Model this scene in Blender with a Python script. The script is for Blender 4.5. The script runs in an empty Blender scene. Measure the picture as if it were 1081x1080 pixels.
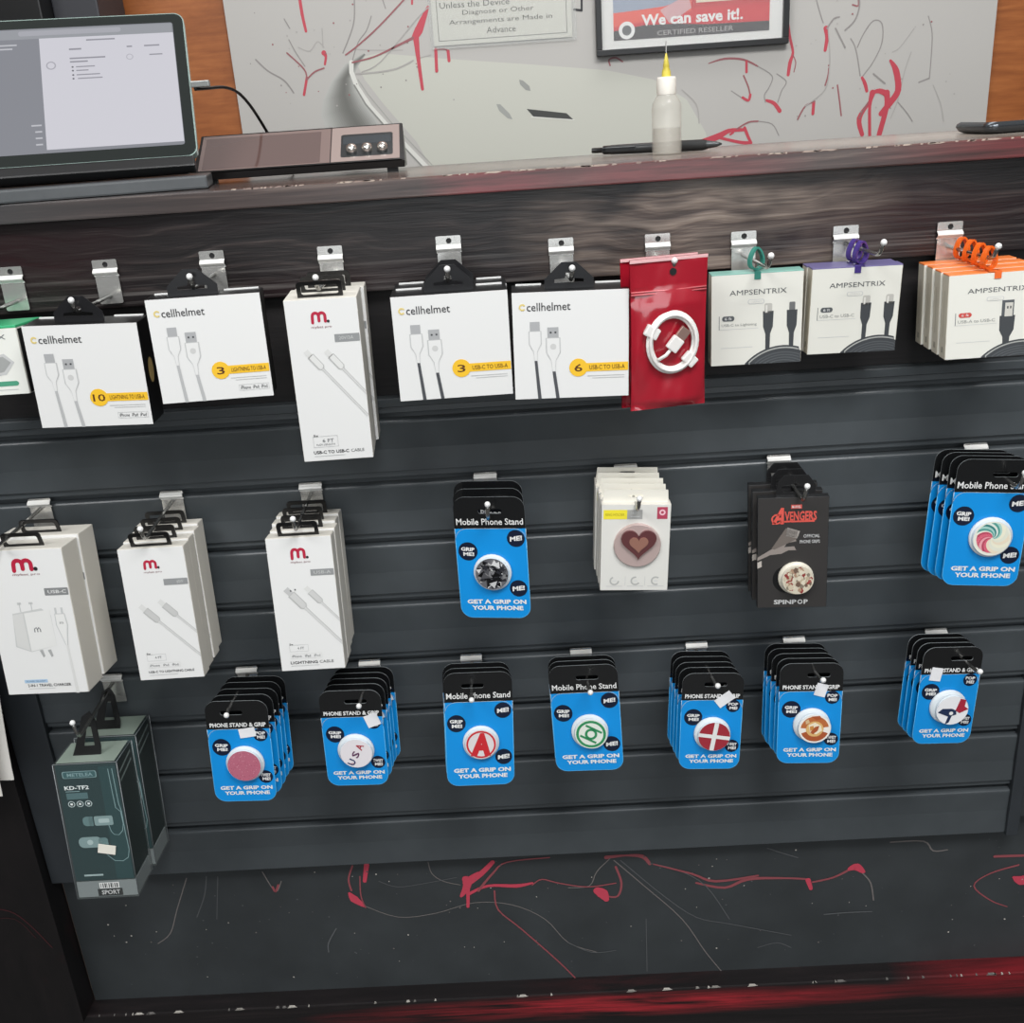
import bpy, bmesh, math, random
from mathutils import Vector, Matrix, Euler
from mathutils.geometry import tessellate_polygon

random.seed(7)
SC = bpy.context.scene
COL = SC.collection
Z0 = 0.95            # the first slot of the slat wall is 0.95 m above the floor
R_ = math.radians
PI = math.pi

# ------------------------------------------------------------------ camera
CAM_F = 1081.6
CAM_P, CAM_R, CAM_Y = R_(21.409), R_(-3.900), R_(-1.5085)
CAM_C = Vector((0, -1.081, 0.3049))
_f = Vector((math.sin(CAM_Y)*math.cos(CAM_P), math.cos(CAM_Y)*math.cos(CAM_P), -math.sin(CAM_P)))
_r0 = Vector((math.cos(CAM_Y), -math.sin(CAM_Y), 0)); _u0 = _r0.cross(_f)
CR = math.cos(CAM_R)*_r0 + math.sin(CAM_R)*_u0
CU = -math.sin(CAM_R)*_r0 + math.cos(CAM_R)*_u0
cd = bpy.data.cameras.new('camera'); cam = bpy.data.objects.new('camera', cd); COL.objects.link(cam)
m = Matrix((CR, CU, -_f)).transposed().to_4x4(); m.translation = CAM_C + Vector((0, 0, Z0))
cam.matrix_world = m
cd.sensor_fit = 'HORIZONTAL'; cd.sensor_width = 36; cd.lens = 36*CAM_F/1081
cd.clip_start = 0.02
SC.camera = cam


def at(px, py, Y):
    """point of the photograph on the vertical plane y = Y (z still relative to the first slot)"""
    d = _f + CR*((px-540.5)/CAM_F) - CU*((py-540)/CAM_F)
    return CAM_C + d*((Y-CAM_C.y)/d.y)


# ------------------------------------------------------------------ materials
def lin(h):
    if isinstance(h, str):
        h = h.lstrip('#'); c = [int(h[i:i+2], 16)/255 for i in (0, 2, 4)]
    else:
        c = h
    return tuple((x/12.92 if x <= 0.04045 else ((x+0.055)/1.055)**2.4) for x in c) + (1,)


_MC = {}
def mat(h, rough=0.5, metal=0.0, spec=0.5, coat=0.0, emit=0.0, alpha=1.0, noise=0.0, nscale=60, bump=0.0):
    key = (h, rough, metal, spec, coat, emit, alpha, noise, nscale, bump)
    if key in _MC: return _MC[key]
    M = bpy.data.materials.new('paint_'+str(h).lstrip('#')); M.use_nodes = True
    nt = M.node_tree; b = nt.nodes['Principled BSDF']
    b.inputs['Base Color'].default_value = lin(h) if not emit else (.02, .02, .02, 1)
    b.inputs['Roughness'].default_value = rough; b.inputs['Metallic'].default_value = metal
    b.inputs['Specular IOR Level'].default_value = spec; b.inputs['Coat Weight'].default_value = coat
    b.inputs['Coat Roughness'].default_value = 0.08
    if emit:
        b.inputs['Emission Color'].default_value = lin(h); b.inputs['Emission Strength'].default_value = emit
    b.inputs['Alpha'].default_value = alpha
    if noise or bump:
        tc = nt.nodes.new('ShaderNodeTexCoord'); nz = nt.nodes.new('ShaderNodeTexNoise')
        nz.inputs['Scale'].default_value = nscale; nz.inputs['Detail'].default_value = 4
        nt.links.new(tc.outputs['Object'], nz.inputs['Vector'])
        if noise:
            mr = nt.nodes.new('ShaderNodeMapRange')
            mr.inputs['From Min'].default_value = 0.3; mr.inputs['From Max'].default_value = 0.7
            mr.inputs['To Min'].default_value = 1-noise; mr.inputs['To Max'].default_value = 1+noise
            nt.links.new(nz.outputs['Fac'], mr.inputs['Value'])
            mx = nt.nodes.new('ShaderNodeVectorMath'); mx.operation = 'SCALE'
            mx.inputs[0].default_value = lin(h)[:3]; nt.links.new(mr.outputs['Result'], mx.inputs['Scale'])
            nt.links.new(mx.outputs[0], b.inputs['Base Color'])
        if bump:
            bp = nt.nodes.new('ShaderNodeBump'); bp.inputs['Strength'].default_value = bump
            bp.inputs['Distance'].default_value = 0.002
            nt.links.new(nz.outputs['Fac'], bp.inputs['Height']); nt.links.new(bp.outputs[0], b.inputs['Normal'])
    _MC[key] = M
    return M


def N(nt, t, **kw):
    n = nt.nodes.new(t)
    for k, v in kw.items(): setattr(n, k, v)
    return n


def ramp(nt, stops):
    r = nt.nodes.new('ShaderNodeValToRGB'); e = r.color_ramp.elements
    while len(e) > 1: e.remove(e[-1])
    e[0].position, e[0].color = stops[0][0], lin(stops[0][1])
    for p, c in stops[1:]:
        x = e.new(p); x.color = lin(c)
    return r


def wood(name, stops, scale=(1.5, 20, 26), rough=0.45, blotch=None, bump=0.25, fine=(6, 200, 260), spec=0.5, dist=1.5, tinted=None):
    """stained board, grain along x; blotch = (colour, low, high, scale) brushed-on second stain"""
    M = bpy.data.materials.new(name); M.use_nodes = True; nt = M.node_tree; b = nt.nodes['Principled BSDF']
    tc = N(nt, 'ShaderNodeTexCoord'); mp = N(nt, 'ShaderNodeMapping'); mp.inputs['Scale'].default_value = scale
    nt.links.new(tc.outputs['Object'], mp.inputs['Vector'])
    n1 = N(nt, 'ShaderNodeTexNoise'); n1.inputs['Scale'].default_value = 1; n1.inputs['Detail'].default_value = 6
    n1.inputs['Roughness'].default_value = 0.65; n1.inputs['Distortion'].default_value = dist
    nt.links.new(mp.outputs[0], n1.inputs['Vector'])
    mp2 = N(nt, 'ShaderNodeMapping'); mp2.inputs['Scale'].default_value = fine
    nt.links.new(tc.outputs['Object'], mp2.inputs['Vector'])
    n2 = N(nt, 'ShaderNodeTexNoise'); n2.inputs['Scale'].default_value = 1; n2.inputs['Detail'].default_value = 3
    nt.links.new(mp2.outputs[0], n2.inputs['Vector'])
    ad = N(nt, 'ShaderNodeMix', data_type='FLOAT'); ad.inputs[0].default_value = 0.35
    nt.links.new(n1.outputs['Fac'], ad.inputs[2]); nt.links.new(n2.outputs['Fac'], ad.inputs[3])
    rp = ramp(nt, stops); nt.links.new(ad.outputs[0], rp.inputs['Fac'])
    out = rp.outputs['Color']
    if blotch:
        c, lo, hi, sc = blotch
        mp3 = N(nt, 'ShaderNodeMapping'); mp3.inputs['Scale'].default_value = sc
        nt.links.new(tc.outputs['Object'], mp3.inputs['Vector'])
        n3 = N(nt, 'ShaderNodeTexNoise'); n3.inputs['Scale'].default_value = 1; n3.inputs['Detail'].default_value = 4
        nt.links.new(mp3.outputs[0], n3.inputs['Vector'])
        mr = N(nt, 'ShaderNodeMapRange'); mr.inputs['From Min'].default_value = lo; mr.inputs['From Max'].default_value = hi
        nt.links.new(n3.outputs['Fac'], mr.inputs['Value'])
        mul = N(nt, 'ShaderNodeMath', operation='MULTIPLY'); nt.links.new(mr.outputs[0], mul.inputs[0]); nt.links.new(ad.outputs[0], mul.inputs[1])
        m2 = N(nt, 'ShaderNodeMath', operation='MULTIPLY', use_clamp=True); nt.links.new(mul.outputs[0], m2.inputs[0]); m2.inputs[1].default_value = 1.7
        mx = N(nt, 'ShaderNodeMix', data_type='RGBA'); mx.inputs[7].default_value = lin(c)
        nt.links.new(m2.outputs[0], mx.inputs[0]); nt.links.new(out, mx.inputs[6]); out = mx.outputs[2]
    for ce, hs, c, w0, w1 in (tinted or ()):      # patches rubbed, brushed or painted as sheen in another colour: centre, half sizes, colour, grain limits
        v1 = N(nt, 'ShaderNodeVectorMath', operation='SUBTRACT'); v1.inputs[1].default_value = ce; nt.links.new(tc.outputs['Object'], v1.inputs[0])
        v2 = N(nt, 'ShaderNodeVectorMath', operation='DIVIDE'); v2.inputs[1].default_value = hs; nt.links.new(v1.outputs[0], v2.inputs[0])
        v3 = N(nt, 'ShaderNodeVectorMath', operation='LENGTH'); nt.links.new(v2.outputs[0], v3.inputs[0])
        r2 = N(nt, 'ShaderNodeMapRange'); r2.inputs['From Min'].default_value = 1.15; r2.inputs['From Max'].default_value = 0.4; nt.links.new(v3.outputs['Value'], r2.inputs['Value'])
        r3 = N(nt, 'ShaderNodeMapRange'); r3.inputs['From Min'].default_value = w0; r3.inputs['From Max'].default_value = w1; nt.links.new(ad.outputs[0], r3.inputs['Value'])
        m3 = N(nt, 'ShaderNodeMath', operation='MULTIPLY', use_clamp=True); nt.links.new(r2.outputs[0], m3.inputs[0]); nt.links.new(r3.outputs[0], m3.inputs[1])
        mx = N(nt, 'ShaderNodeMix', data_type='RGBA'); mx.inputs[7].default_value = lin(c)
        nt.links.new(m3.outputs[0], mx.inputs[0]); nt.links.new(out, mx.inputs[6]); out = mx.outputs[2]
    nt.links.new(out, b.inputs['Base Color'])
    b.inputs['Roughness'].default_value = rough; b.inputs['Specular IOR Level'].default_value = spec
    bp = N(nt, 'ShaderNodeBump'); bp.inputs['Strength'].default_value = bump; bp.inputs['Distance'].default_value = 0.002
    nt.links.new(ad.outputs[0], bp.inputs['Height']); nt.links.new(bp.outputs[0], b.inputs['Normal'])
    return M


WHITE = mat('#e9e8e4', 0.42)
WHITE2 = mat('#d9d5c9', 0.5)
PURE = mat('#e1e1df', 0.45)
BLACK = mat('#0d0d0e', 0.35)
BLACKM = mat('#151516', 0.6)
INK = mat('#232326', 0.5)
GREY = mat('#8d8f90', 0.45)
LGREY = mat('#c3c4c3', 0.45)
VLGREY = mat('#d6d6d3', 0.45)
MGREY = mat('#6a6c6e', 0.5)
DGREY = mat('#3f4143', 0.5)
YEL = mat('#f0bf2c', 0.45)
BLUE = mat('#0a8cd8', 0.3, coat=0.2)
NAVY = mat('#0c1830', 0.35)
CHROME = mat('#dddcd8', 0.22, metal=0.75)
LIPM = mat('#efeeea', 0.3, metal=0.15); WIRE = mat('#a9a8a4', 0.22, metal=0.95)  # LIPM: chrome lip painted paler for the light it catches
NIB = mat('#e6e6e4', 0.3)
EDGE = mat('#8d9294', 0.3); RIM = mat('#a9afb2', 0.25); RIMB = mat('#5fb0de', 0.25)  # light caught on clear plastic edges, put into their colour
RED = mat('#b4222c', 0.4)
MRED = mat('#b3203e', 0.4)
STICK = mat('#e6e6e8', 0.5)


# ------------------------------------------------------------------ mesh builder
_TC = {}
def glyphs(body, bold=0.0, shear=0.0):
    k = (body, bold, shear)
    if k not in _TC:
        cu = bpy.data.curves.new('t', 'FONT'); cu.body = body; cu.offset = bold; cu.shear = shear; cu.resolution_u = 2
        cu.size = 1
        o = bpy.data.objects.new('t', cu); COL.objects.link(o)
        bpy.context.view_layer.update()
        me = bpy.data.meshes.new_from_object(o.evaluated_get(bpy.context.evaluated_depsgraph_get()))
        vs = [(v.co.x, v.co.y) for v in me.vertices]; fs = [tuple(p.vertices) for p in me.polygons]
        bpy.data.objects.remove(o); bpy.data.curves.remove(cu); bpy.data.meshes.remove(me)
        x0 = min(v[0] for v in vs); x1 = max(v[0] for v in vs); y0 = min(v[1] for v in vs); y1 = max(v[1] for v in vs)
        _TC[k] = ([((x-x0)/(x1-x0)-0.5, (y-y0)/(y1-y0)-0.5) for x, y in vs], fs)
    return _TC[k]


def rrect(x0, x1, z0, z1, r, n=6):
    pts = []
    for cx, cz, a in ((x1-r, z1-r, 0), (x0+r, z1-r, 90), (x0+r, z0+r, 180), (x1-r, z0+r, 270)):
        for i in range(n+1):
            t = R_(a+90*i/n); pts.append((cx+r*math.cos(t), cz+r*math.sin(t)))
    return pts


def circ(cx, cz, r, n=24, rz=None):
    return [(cx+r*math.cos(2*PI*i/n), cz+(rz or r)*math.sin(2*PI*i/n)) for i in range(n)]


class MB:
    def __init__(s): s.v = []; s.f = []; s.mi = []; s.sm = []; s.mats = []

    def m(s, mt):
        if mt not in s.mats: s.mats.append(mt)
        return s.mats.index(mt)

    def add(s, vs, fs, mt, smooth=False, T=None):
        b = len(s.v); i = s.m(mt)
        s.v += [(T @ Vector(v)) if T is not None else Vector(v) for v in vs]
        for f in fs:
            s.f.append(tuple(b+k for k in f)); s.mi.append(i); s.sm.append(smooth)
        return s

    def box(s, x0, x1, y0, y1, z0, z1, mt, bev=0.0, T=None, seg=2):
        bm = bmesh.new(); bmesh.ops.create_cube(bm, size=1)
        for v in bm.verts: v.co = Vector(((x0+x1)/2+v.co.x*(x1-x0), (y0+y1)/2+v.co.y*(y1-y0), (z0+z1)/2+v.co.z*(z1-z0)))
        if bev: bmesh.ops.bevel(bm, geom=bm.edges[:], offset=bev, segments=seg, affect='EDGES', profile=0.6)
        bm.verts.index_update()
        s.add([v.co.copy() for v in bm.verts], [tuple(v.index for v in f.verts) for f in bm.faces], mt, False, T)
        bm.free(); return s

    def prism(s, out, y0, y1, mt, holes=(), side=None, T=None):
        """outline in (x, z), front face at y0, back at y1"""
        loops = [list(out)] + [list(h) for h in holes]
        flat = [p for l in loops for p in l]; n = len(flat)
        tris = tessellate_polygon([[Vector((a, b, 0)) for a, b in l] for l in loops])
        fr = []
        for t in tris:
            a, b, c = (flat[k] for k in t)
            ar = (b[0]-a[0])*(c[1]-a[1])-(b[1]-a[1])*(c[0]-a[0])
            fr.append(tuple(t) if ar > 0 else tuple(reversed(t)))
        vs = [(a, y0, b) for a, b in flat]; s.add(vs, fr, mt, False, T)
        s.add([(a, y1, b) for a, b in flat], [tuple(reversed(t)) for t in fr], mt, False, T)
        k = 0
        for l in loops:
            c = len(l); vv = [(a, y0, b) for a, b in l]+[(a, y1, b) for a, b in l]
            s.add(vv, [(i, (i+1) % c, c+(i+1) % c, c+i) for i in range(c)], side or mt, False, T)
        return s

    def lathe(s, prof, mt, n=20, T=None, smooth=True, cap=True):
        """prof: (radius, height) about local z"""
        vs = []; fs = []
        for r, h in prof: vs += [(r*math.cos(2*PI*i/n), r*math.sin(2*PI*i/n), h) for i in range(n)]
        for j in range(len(prof)-1):
            for i in range(n): fs.append((j*n+i, j*n+(i+1) % n, (j+1)*n+(i+1) % n, (j+1)*n+i))
        s.add(vs, fs, mt, smooth, T)
        if cap:
            s.add([vs[i] for i in range(n)], [tuple(reversed(range(n)))], mt, False, T)
            s.add([vs[-n+i] for i in range(n)], [tuple(range(n))], mt, False, T)
        return s

    def tube(s, path, r, mt, n=8, closed=False, T=None, flat=None):
        P = [Vector(p) for p in path]; L = len(P); vs = []; fs = []
        up = None
        for i, p in enumerate(P):
            if closed: d = P[(i+1) % L]-P[i-1]
            else: d = P[min(i+1, L-1)]-P[max(i-1, 0)]
            d.normalize()
            if up is None:
                up = Vector((0, 0, 1)) if abs(d.z) < 0.9 else Vector((1, 0, 0))
            a = up-d*up.dot(d); a.normalize(); up = a; b = d.cross(a)
            rr = r[i] if isinstance(r, (list, tuple)) else r
            fl = flat if flat else 1
            vs += [p+a*(rr*math.cos(2*PI*k/n))+b*(rr*fl*math.sin(2*PI*k/n)) for k in range(n)]
        for i in range(L if closed else L-1):
            j = (i+1) % L
            for k in range(n): fs.append((i*n+k, i*n+(k+1) % n, j*n+(k+1) % n, j*n+k))
        if not closed:
            fs.append(tuple(reversed(range(n)))); fs.append(tuple((L-1)*n+k for k in range(n)))
        return s.add(vs, fs, mt, True, T)

    def ball(s, c, r, mt, n=12, sz=1.0):
        prof = [(max(r*math.sin(PI*i/8), 1e-5), -r*sz*math.cos(PI*i/8)) for i in range(9)]
        return s.lathe(prof, mt, n, Matrix.Translation(Vector(c)), cap=False)

    def build(s, name, parent=None, loc=None, kind=None):
        me = bpy.data.meshes.new(name)
        o = Vector(loc) if loc is not None else Vector((0, 0, 0))
        me.from_pydata([tuple(v-o) for v in s.v] if loc is not None else [tuple(v) for v in s.v], [], s.f)
        for mt in s.mats: me.materials.append(mt)
        me.polygons.foreach_set('material_index', s.mi); me.polygons.foreach_set('use_smooth', s.sm); me.update()
        ob = bpy.data.objects.new(name, me); COL.objects.link(ob)
        if parent: ob.parent = parent
        if loc is not None: ob.location = o + (Vector((0, 0, 0)) if parent else Vector((0, 0, Z0)))
        elif not parent: ob.location = (0, 0, Z0)
        if kind: ob['kind'] = kind
        return ob


class Art:
    """printed artwork on one flat face; (fx, fy) run 0..1 from its top left corner, radii are in widths"""
    def __init__(s, mb, O, U, V, Nn, W, H):
        s.mb = mb; s.O = Vector(O); s.U = Vector(U)*W; s.V = Vector(V)*H; s.n = Vector(Nn); s.W = W; s.H = H; s.q = W/H; s.clip = False

    def P(s, fx, fy, l): return s.O+s.U*fx+s.V*fy+s.n*(0.00012*l)

    def poly(s, pts, mt, l=1, tri=True):
        if s.clip and max(p[0] for p in pts) > 0.994:      # print stops at the edge of the carton
            out = []
            for i, (x, y) in enumerate(pts):
                u, v = pts[i-1]
                if (x > .994) != (u > .994): k = (.994-u)/(x-u); out.append((.994, v+(y-v)*k))
                if x <= .994: out.append((x, y))
            pts = out
            if len(pts) < 3: return
        vs = [s.P(a, b, l) for a, b in pts]
        ar = sum(pts[i][0]*pts[(i+1) % len(pts)][1]-pts[(i+1) % len(pts)][0]*pts[i][1] for i in range(len(pts)))
        if tri and len(pts) > 4:
            fs = [tuple(t) for t in tessellate_polygon([[Vector((a, b, 0)) for a, b in pts]])]
        else: fs = [tuple(range(len(pts)))]
        s.mb.add(vs, fs, mt)

    def rect(s, x0, x1, y0, y1, mt, l=1): s.poly([(x0, y0), (x1, y0), (x1, y1), (x0, y1)], mt, l)

    def rr(s, x0, x1, y0, y1, r, mt, l=1, n=4):
        ry = r*s.q; pts = []
        for cx, cy, a in ((x1-r, y1-ry, 0), (x0+r, y1-ry, 90), (x0+r, y0+ry, 180), (x1-r, y0+ry, 270)):
            for i in range(n+1):
                t = R_(a+90*i/n); pts.append((cx+r*math.cos(t), cy+ry*math.sin(t)))
        s.poly(pts, mt, l)

    def outline(s, x0, x1, y0, y1, w, mt, l=1):
        h = w*s.q
        s.rect(x0, x1, y0, y0+h, mt, l); s.rect(x0, x1, y1-h, y1, mt, l); s.rect(x0, x0+w, y0, y1, mt, l); s.rect(x1-w, x1, y0, y1, mt, l)

    def ell(s, cx, cy, r, mt, l=1, ry=None, n=28, a=0):
        ry = r if ry is None else ry; c, d = math.cos(a), math.sin(a); pts = []
        for i in range(n):
            t = 2*PI*i/n; x, y = r*math.cos(t), ry*math.sin(t)
            pts.append((cx+x*c-y*d, cy+(x*d+y*c)*s.q))
        s.poly(pts, mt, l, tri=False)

    def ring(s, cx, cy, r0, r1, mt, l=1, a0=0, a1=360, n=32):
        vs = []; fs = []
        for i in range(n+1):
            t = R_(a0+(a1-a0)*i/n)
            for r in (r0, r1): vs.append(s.P(cx+r*math.cos(t), cy+r*math.sin(t)*s.q, l))
        for i in range(n): fs.append((2*i, 2*i+1, 2*i+3, 2*i+2))
        s.mb.add(vs, fs, mt)

    def stroke(s, pts, w, mt, l=1, cap=True):
        """one ribbon with rounded ends, no face lying over another"""
        n = len(pts); ws = list(w) if isinstance(w, (list, tuple)) else [w]*n
        Q = [(x, y/s.q) for x, y in pts]; L = []; R = []
        for i in range(n):
            (ax, ay), (bx, by) = Q[max(i-1, 0)], Q[min(i+1, n-1)]
            dx, dy = bx-ax, by-ay; k = math.hypot(dx, dy) or 1; nx, ny = -dy/k, dx/k; h = ws[i]/2
            L.append((Q[i][0]+nx*h, (Q[i][1]+ny*h)*s.q)); R.append((Q[i][0]-nx*h, (Q[i][1]-ny*h)*s.q))
        vs = [s.P(x, y, l) for x, y in L]+[s.P(x, y, l) for x, y in R]
        s.mb.add(vs, [(i, i+1, n+i+1, n+i) for i in range(n-1)], mt)
        if cap:
            for e, o in ((0, 1), (n-1, n-2)):
                dx, dy = Q[e][0]-Q[o][0], Q[e][1]-Q[o][1]; a0 = math.atan2(dy, dx); r = ws[e]/2
                s.mb.add([s.P(Q[e][0]+r*math.cos(a0-PI/2+PI*k/6), (Q[e][1]+r*math.sin(a0-PI/2+PI*k/6))*s.q, l) for k in range(7)], [tuple(range(7))], mt)

    def text(s, body, x0, x1, cy, h, mt, l=2, bold=0.0, rot=0.0, shear=0.0):
        vs, fs = glyphs(body, bold, shear); cx = (x0+x1)/2; w = x1-x0
        c, d = math.cos(rot), math.sin(rot); out = []
        for a, b in vs:
            x = a*w; y = -b*h/s.q
            out.append(s.P(cx+x*c-y*d, cy+(x*d+y*c)*s.q, l))
        s.mb.add(out, fs, mt)


def front(mb, W, H, y=0.0):
    a = Art(mb, (-W/2, y-0.0001, 0), (1, 0, 0), (0, 0, -1), (0, -1, 0), W, H); a.clip = True; return a


# ------------------------------------------------------------------ things
def thing(name, label, cat, loc=(0, 0, 0), rot=(0, 0, 0), group=None):
    o = bpy.data.objects.new(name, None); COL.objects.link(o)
    o.empty_display_size = 0.02
    o.location = Vector(loc)+Vector((0, 0, Z0)); o.rotation_euler = rot
    o['label'] = label; o['category'] = cat
    if group: o['group'] = group
    return o


def tag(o, label, cat, group=None):
    o['label'] = label; o['category'] = cat
    if group: o['group'] = group
    return o


def dup(root, loc, rot, label):
    r = root.copy(); COL.objects.link(r); r.location = loc; r.rotation_euler = rot; r['label'] = label
    for ch in list(root.children):
        c = ch.copy(); COL.objects.link(c); c.parent = r
        for g in list(ch.children):
            d = g.copy(); COL.objects.link(d); d.parent = c
    return r


ORD = ['front', 'second from front', 'third from front', 'fourth from front', 'fifth from front']
def stack(root, n, step, labels, jit=0.0, dz=0.0, dx=0.0):
    """the same product again on its hook, each copy one step nearer the wall"""
    rt = root.rotation_euler.copy()
    for i in range(1, n):
        p = root.location+Vector((dx*i+random.uniform(-jit, jit), step*i, dz*i+random.uniform(-jit, jit)*0.3))
        dup(root, p, (rt.x, rt.y+random.uniform(-jit, jit)*4, rt.z+random.uniform(-jit, jit)*3), labels(i))


def D(t, r, y): return (R_(t), R_(r), R_(y))

# ================================================================== the place
GR = [0.0, -0.0740, -0.1479, -0.2247, -0.3026, -0.3744, -0.4517, -0.5336]     # slots
SB = -0.6035                                                                    # foot of the slat wall
XL, XR = -0.621, 0.578
ZT, ZTB, ZF = 0.248, 0.2285, 0.137        # countertop, its underside, foot of the wooden fascia
ZB = -0.833                                # top of the base board
TOP_Y0, TOP_Y1 = -0.012, 0.215

SLAT = mat('#44494c', 0.36, spec=0.5, noise=0.06, nscale=35, bump=0.02)
TRIM = mat('#303438', 0.45, noise=0.08, nscale=30)
KICK = mat('#34383a', 0.55, noise=0.16, nscale=14, bump=0.06)
ZB_ = -0.833
TOPW = wood('worn_red_black_board_painted_sheen', [(0.3, '#2a2423'), (0.5, '#4b3f3c'), (0.64, '#75665f'), (0.8, '#9a8c80')],
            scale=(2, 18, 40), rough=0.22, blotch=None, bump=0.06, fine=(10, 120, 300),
            tinted=[((0.75, .11, .250), (1.05, .135, .0035), '#b8ada1', .0, .40), ((-0.02, -.013, .238), (.07, .02, .03), '#7c3f43', .3, .6), ((0.15, -.013, .238), (.13, .02, .03), '#7a3f42', .32, .62),  # first, pale patch is painted-in sheen on the top face
                  ((0.56, -.013, .238), (.20, .02, .03), '#74363a', .3, .6), ((-0.80, 0, .24), (.52, 1, 1), '#474748', -.5, .3)])


def pine():
    """black stained pine with cathedral grain, streaked low band, one lighter brown patch and burgundy stain"""
    M = bpy.data.materials.new('black_brown_stained_pine'); M.use_nodes = True; nt = M.node_tree; b = nt.nodes['Principled BSDF']
    tc = N(nt, 'ShaderNodeTexCoord'); P = tc.outputs['Object']; L = nt.links.new
    def noise(scale, detail=4, rough=.55, src=None):
        mp = N(nt, 'ShaderNodeMapping'); mp.inputs['Scale'].default_value = scale; L(src or P, mp.inputs['Vector'])
        n = N(nt, 'ShaderNodeTexNoise'); n.inputs['Scale'].default_value = 1; n.inputs['Detail'].default_value = detail; n.inputs['Roughness'].default_value = rough
        L(mp.outputs[0], n.inputs['Vector']); return n.outputs['Fac']
    def rng(v, a, c, d=0., e=1.):
        r = N(nt, 'ShaderNodeMapRange'); r.inputs['From Min'].default_value = a; r.inputs['From Max'].default_value = c; r.inputs['To Min'].default_value = d; r.inputs['To Max'].default_value = e
        L(v, r.inputs['Value']); return r.outputs[0]
    def op(o, a, c, clamp=False):
        m = N(nt, 'ShaderNodeMath', operation=o, use_clamp=clamp)
        for i, v in enumerate((a, c)):
            if isinstance(v, (int, float)): m.inputs[i].default_value = v
            else: L(v, m.inputs[i])
        return m.outputs[0]
    warp = rng(noise((4.5, 1, 13), 2), .25, .75, -.020, .020)
    cmb = N(nt, 'ShaderNodeCombineXYZ'); L(warp, cmb.inputs['Z'])
    va = N(nt, 'ShaderNodeVectorMath', operation='ADD'); L(P, va.inputs[0]); L(cmb.outputs[0], va.inputs[1])
    g = noise((1.6, 1, 85), 5, .6, va.outputs[0]); fine = noise((16, 1, 420), 3)
    gr = op('ADD', op('MULTIPLY', g, .72), op('MULTIPLY', fine, .28))
    sp = N(nt, 'ShaderNodeSeparateXYZ'); L(P, sp.inputs[0])
    low = rng(sp.outputs['Z'], .185, .150)                                     # streaked lower band
    streak = rng(noise((2.2, 1, 190), 4, .6), .50, .66)
    rp = ramp(nt, [(0.30, '#060506'), (0.45, '#0f0c0d'), (0.54, '#1d1818'), (0.63, '#3b3331'), (0.76, '#857a73')]); L(gr, rp.inputs['Fac']); out = rp.outputs['Color']
    def mixc(fac, colr):
        nonlocal out
        mx = N(nt, 'ShaderNodeMix', data_type='RGBA'); L(fac, mx.inputs[0]); L(out, mx.inputs[6])
        if isinstance(colr, str): mx.inputs[7].default_value = lin(colr)
        else: L(colr, mx.inputs[7])
        out = mx.outputs[2]
    mixc(op('MULTIPLY', rng(noise((1.7, 1, 7), 3), .47, .62), rng(gr, .30, .62, .85, .25)), '#2b0d12')
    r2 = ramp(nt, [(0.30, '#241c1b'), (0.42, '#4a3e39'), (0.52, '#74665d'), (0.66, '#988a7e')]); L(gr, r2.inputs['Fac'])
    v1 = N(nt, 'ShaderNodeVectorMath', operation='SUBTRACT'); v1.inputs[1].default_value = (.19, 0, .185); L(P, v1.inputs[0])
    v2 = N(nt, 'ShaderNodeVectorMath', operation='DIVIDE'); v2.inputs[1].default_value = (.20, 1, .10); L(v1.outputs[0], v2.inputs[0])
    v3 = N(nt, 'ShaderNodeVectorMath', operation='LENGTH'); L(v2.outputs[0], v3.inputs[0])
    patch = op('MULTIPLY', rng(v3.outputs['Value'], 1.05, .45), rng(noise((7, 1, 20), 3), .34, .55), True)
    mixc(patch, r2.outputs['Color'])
    mixc(op('MULTIPLY', op('MULTIPLY', low, streak), op('SUBTRACT', .42, op('MULTIPLY', patch, .3))), '#7d7875')
    L(out, b.inputs['Base Color']); b.inputs['Roughness'].default_value = .38
    bp = N(nt, 'ShaderNodeBump'); bp.inputs['Strength'].default_value = .35; bp.inputs['Distance'].default_value = .002; L(gr, bp.inputs['Height']); L(bp.outputs[0], b.inputs['Normal'])
    return M
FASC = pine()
RECS = wood('dark_shadow_gap_board', [(0.3, '#060506'), (0.6, '#141011'), (0.8, '#231a19')], rough=0.6)  # shade below the fascia put into the brown-black stain colour
POST = wood('black_end_board', [(0.3, '#060506'), (0.55, '#120e0f'), (0.8, '#221b1b')], scale=(14, 14, 3), rough=0.5,
            blotch=('#3a0c12', 0.56, 0.74, (9, 9, 5)), fine=(60, 60, 10))
BASE = wood('black_base_board_with_red_brushing', [(0.3, '#0a090a'), (0.55, '#1a1617'), (0.78, '#332a2a')], scale=(2, 14, 30), rough=0.4,
            blotch=None, fine=(8, 90, 240), tinted=[((0.08, 0, ZB_-.024), (.40, 1, .022), '#bb2a35', .40, .66), ((0.62, 0, ZB_-.012), (.16, 1, .03), '#7c1a22', .34, .6)])
OAK = wood('orange_brown_wood_wall', [(0.3, '#84481f'), (0.5, '#a05c2c'), (0.64, '#b06a36'), (0.8, '#bd7c46')], scale=(3, 6, 16), rough=0.45,
           bump=0.1, fine=(14, 40, 160), dist=2.2)

# room
fl = MB().box(-3, 3, -3.5, 1.3, -0.99, -0.95, mat('#4b4a48', 0.5, noise=0.15, nscale=6)).build('floor', kind='structure')
wb = MB().box(-3, 3, 1.114, 1.16, -0.95, 1.75, OAK).build('wall_back', kind='structure')

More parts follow.
